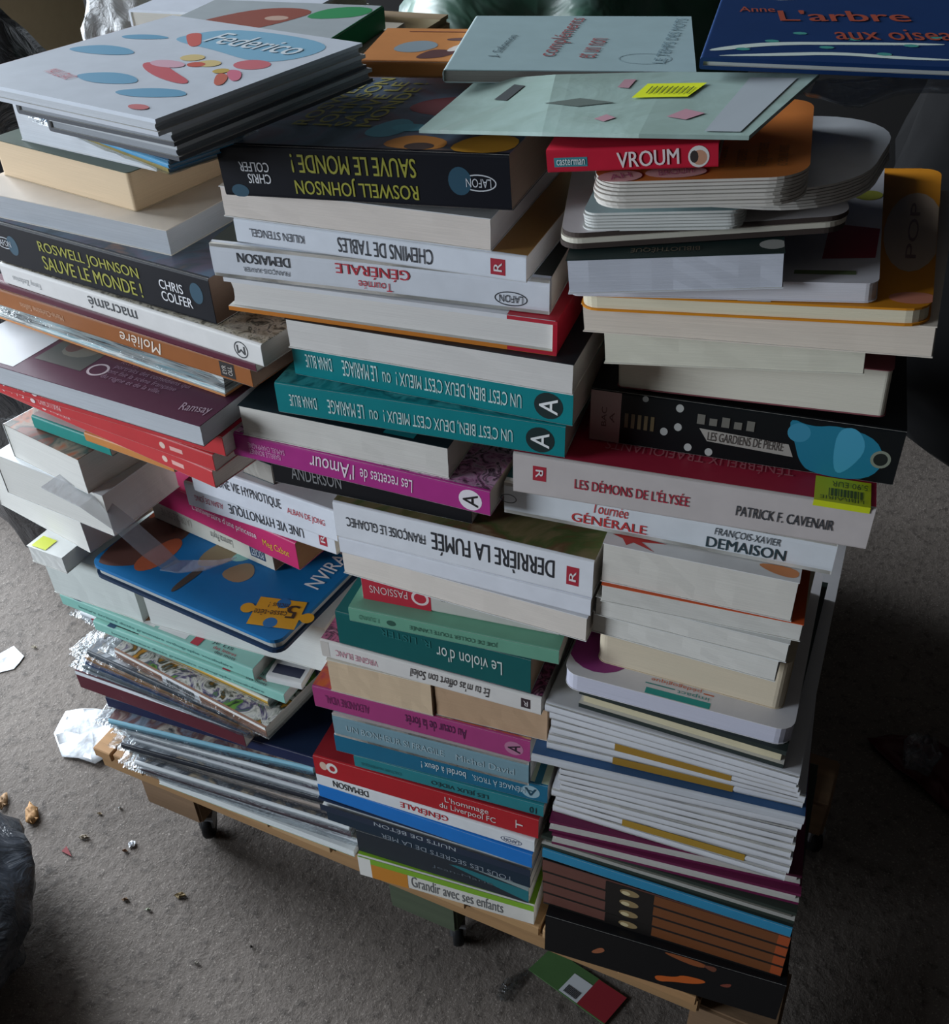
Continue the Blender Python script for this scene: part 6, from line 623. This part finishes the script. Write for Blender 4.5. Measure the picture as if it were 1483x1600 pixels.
link('white_panel', mesh('white_panel', [on_card(.40, .02), on_card(.64, .02), on_card(.64, .72), on_card(.40, .72)], [(0, 1, 2, 3)], [ink('c8ccd0')]), cd)
V = []; F = []
for k in range(12):
    u = .44+.014*k; n_ = len(V); V += [on_card(u, .08, .003), on_card(u+.008, .08, .003), on_card(u+.008, .34, .003), on_card(u, .34, .003)]; F.append((n_, n_+1, n_+2, n_+3))
bo = link('barcode', mesh('barcode', V, F, [ink('2c2c30')]), cd); bo['kind'] = 'stuff'
crumple('clear_plastic_scrap', [(0.1846, -0.0078, -0.1296), (0.1873, 0.0163, -0.1296), (0.2045, 0.0368, -0.1296), (0.2091, 0.0322, -0.1296), (0.1972, -0.0077, -0.1296)], film_mat(), 'small clear plastic scrap on the floor left of the printed card', 'film', .003)
# ------------------------------------------------------------------ sacks, cartons and clutter around
def sack(name, loc, rad, mat, label, cat, seed=0, amp=.12, power=2.6, topcut=None, freq=2.2):
    bm = bmesh.new(); bmesh.ops.create_icosphere(bm, subdivisions=5, radius=1)
    for v in bm.verts:
        p = v.co.copy(); l = (abs(p.x)**power+abs(p.y)**power+abs(p.z)**power)**(1/power); p /= l
        q = p*freq+Vector((seed*3.1, seed, -seed)); f = 1+amp*noise.noise(q)+amp*.45*noise.noise(q*2.7)+amp*.2*abs(noise.noise(q*6.5))
        p *= f; z = p.z*rad[2]
        v.co = Vector((p.x*rad[0], p.y*rad[1], max(z, -rad[2]*.97)))
    me = bpy.data.meshes.new(name); bm.to_mesh(me); bm.free(); me.materials.append(mat)
    for f in me.polygons: f.use_smooth = True
    o = link(name, me); o.location = loc; return tag(o, label, cat)
blk = sack_mat('black_plastic', '1b1d21', .32)
lowz = lambda r: Z0+r*.97+.001
sack('black_sack', (-.575, -.275, lowz(.07)), (.275, .24, .07), sack_mat('dark_bag_plastic', '2a2e35', .30), 'dark grey-black plastic bag on the floor at the lower left corner', 'bag', 2, .14)
tag(link('red_scrap', mesh('red_scrap', [Vector(q) for q in ((-0.3946, -0.0192, -0.1292), (-0.3775, -0.0209, -0.1292), (-0.3928, -0.0112, -0.1285), (-0.3938, -0.0197, -0.1281), (-0.3767, -0.0214, -0.1281), (-0.3920, -0.0117, -0.1274))], [(2, 1, 0), (3, 4, 5), (0, 1, 4, 3), (1, 2, 5, 4), (2, 0, 3, 5)], [plain('7a1c24', .4)])), 'small dark red scrap poking out at the right of the black bag', 'scrap')
carton = plain('9a8468', .8)
def carton_box(a, b, label, name='cardboard_carton'):
    root = bpy.data.objects.new(name, None); COL.objects.link(root); root.location = (a[0], a[1], a[2]); tag(root, label, 'box')
    w, d, h = (b[i]-a[i] for i in range(3)); e = .004
    link('carton_body', bevel_box('carton_body', (0, 0, 0), (w, d, h-.004), carton, .003), root)
    for k in (0, 1): link('carton_flap', boxm('carton_flap', (e/2, k*d/2+.001, h-.0038), (w-e/2, (k+1)*d/2-.001, h-.0004), [carton]), root)
    link('packing_tape', boxm('packing_tape', (0, d/2-.025, h-.0003), (w, d/2+.025, h), [plain('b09a74', .3)]), root)
carton_box((-.20, .335, .0150), (-.005, .432, .7678), 'tall brown carton standing behind the stacks and carrying the rear books')
carton_box((.01, .335, .0150), (.385, .43, .56), 'unseen lower brown carton added behind the middle and right stacks to block daylight')  # added out of view to keep stray daylight off the right floor
carton_box((-1.45, .84, Z0+.001), (-.99, 1.1, .80), 'beige carton at the far top left corner')
sack('black_sack', (-.70, .49, lowz(.445)), (.20, .11, .445), sack_mat('black_leathery', '202125', .38), 'large black shiny sack standing behind the comic albums, top left', 'bag', 4, .10)
wb = sack_mat('white_carrier', 'd6d8da', .65, 1, .6)
sack('white_carrier_bag', (-.58, .72, lowz(.46)), (.10, .075, .46), wb, 'crumpled white carrier bag behind the comic albums', 'bag', 7, .16)
m, nt, p = newmat('greenish_sack'); n = noise_tex(nt, 5, (1, 1, 1), 4, .6, 1.2); r = ramp(nt, ['4a5456', '707c7e', '2f5c4a', '5c686a', '8a9496']); nt.links.new(n.outputs[0], r.inputs[0]); nt.links.new(r.outputs[0], p.inputs['Base Color']); p.inputs['Roughness'].default_value = .4; bump(nt, p, n.outputs[0], .5, .03)
sack('grey_green_sack', (.03, .70, lowz(.50)), (.23, .25, .50), m, 'big grey-green glossy plastic sack standing behind the pale blue softcover', 'bag', 9, .12)
sack('blue_bag', (-1.0, .66, lowz(.075)), (.17, .13, .075), sack_mat('dark_blue_plastic', '2a3a56', .35), 'dark blue plastic bag with a yellow mark on the floor at far left', 'bag', 5)
sack('yellow_label', (-.865, .60, Z0+.052), (.012, .02, .016), plain('c8b83a', .4), 'small yellow label stuck on the dark blue bag', 'label', 5)
sack('black_sack', (1.02, 1.25, lowz(.42)), (.62, .28, .42), plain('08080a', .95), 'broad black sack heap added far behind the right stack to block daylight', 'bag', 6, .10)  # heap added to stop door light and keep the far right black
crp = crumple('snack_packet', [(0.5365, 0.4911, -0.1280), (0.5777, 0.4571, -0.1280), (0.6339, 0.4165, -0.1280), (0.6717, 0.3919, -0.1280), (0.6872, 0.4852, -0.1280), (0.6154, 0.5213, -0.1280), (0.5664, 0.5157, -0.1280)], plain('4a1c22', .3), 'dark red crinkled packet on the floor in the shadow at far right', 'packet', .02, None, 8)
crumple('clear_wrapper', [(0.5786, 0.4783, -0.1000), (0.5822, 0.4357, -0.1000), (0.6116, 0.4355, -0.1000), (0.6277, 0.4681, -0.1000), (0.6192, 0.5006, -0.1000), (0.5952, 0.5012, -0.1000)], film_mat(), 'crumpled clear wrapper on the dark red packet at far right', 'film', .02, None, 9)

# ------------------------------------------------------------------ lettering: one font curve per line, turned into a printed mesh
jobs = []
for (root, face, dims, box, rot, colr, txt, part, bold, shear, lift) in TEXTS:
    cu = bpy.data.curves.new('lettering', 'FONT'); cu.body = txt; cu.size = 1; cu.resolution_u = 3;  cu.shear = shear; cu.align_x = 'LEFT'; cu.space_line = .95
    ob = bpy.data.objects.new('lettering', cu); COL.objects.link(ob); jobs.append(ob)
bpy.context.view_layer.update(); dg = bpy.context.evaluated_depsgraph_get()
for ob, (root, face, dims, box, rot, colr, txt, part, bold, shear, lift) in zip(jobs, TEXTS):
    me = bpy.data.meshes.new_from_object(ob.evaluated_get(dg)); cu = ob.data; bpy.data.objects.remove(ob); bpy.data.curves.remove(cu)
    if bold:                                                    # heavier strokes: the same glyphs laid twice, slightly apart
        bm = bmesh.new(); bm.from_mesh(me); g = bmesh.ops.duplicate(bm, geom=bm.verts[:]+bm.edges[:]+bm.faces[:])
        for e in g['geom']:
            if isinstance(e, bmesh.types.BMVert): e.co.x += min(.03, bold*1.6); e.co.z = 1
        bm.to_mesh(me); bm.free()
    xs = [v.co.x for v in me.vertices]; ys = [v.co.y for v in me.vertices]
    if not xs: continue
    x0, x1, y0, y1 = min(xs), max(xs), min(ys), max(ys); u0, v0, u1, v1 = box; cx, cy = (u0+u1)/2, (v0+v1)/2; W_, H_ = u1-u0, v1-v0; w, d, t = dims
    a = math.radians(rot); swap = abs(math.sin(a)) > .7; bw, bh = (H_, W_) if swap else (W_, H_)
    fms = [face_map(face, w, d, t, lift+k*.00006)[0] for k in (0, 1)]
    for v in me.vertices:
        fm = fms[1 if v.co.z > .5 else 0]
        p = ((v.co.x-x0)/(x1-x0)-.5)*bw; q = ((v.co.y-y0)/(y1-y0)-.5)*bh
        v.co = fm(cx+p*math.cos(a)-q*math.sin(a), cy+p*math.sin(a)+q*math.cos(a))
    me.materials.clear(); me.materials.append(ink(colr)); me.name = part
    o = link(part, me, root)
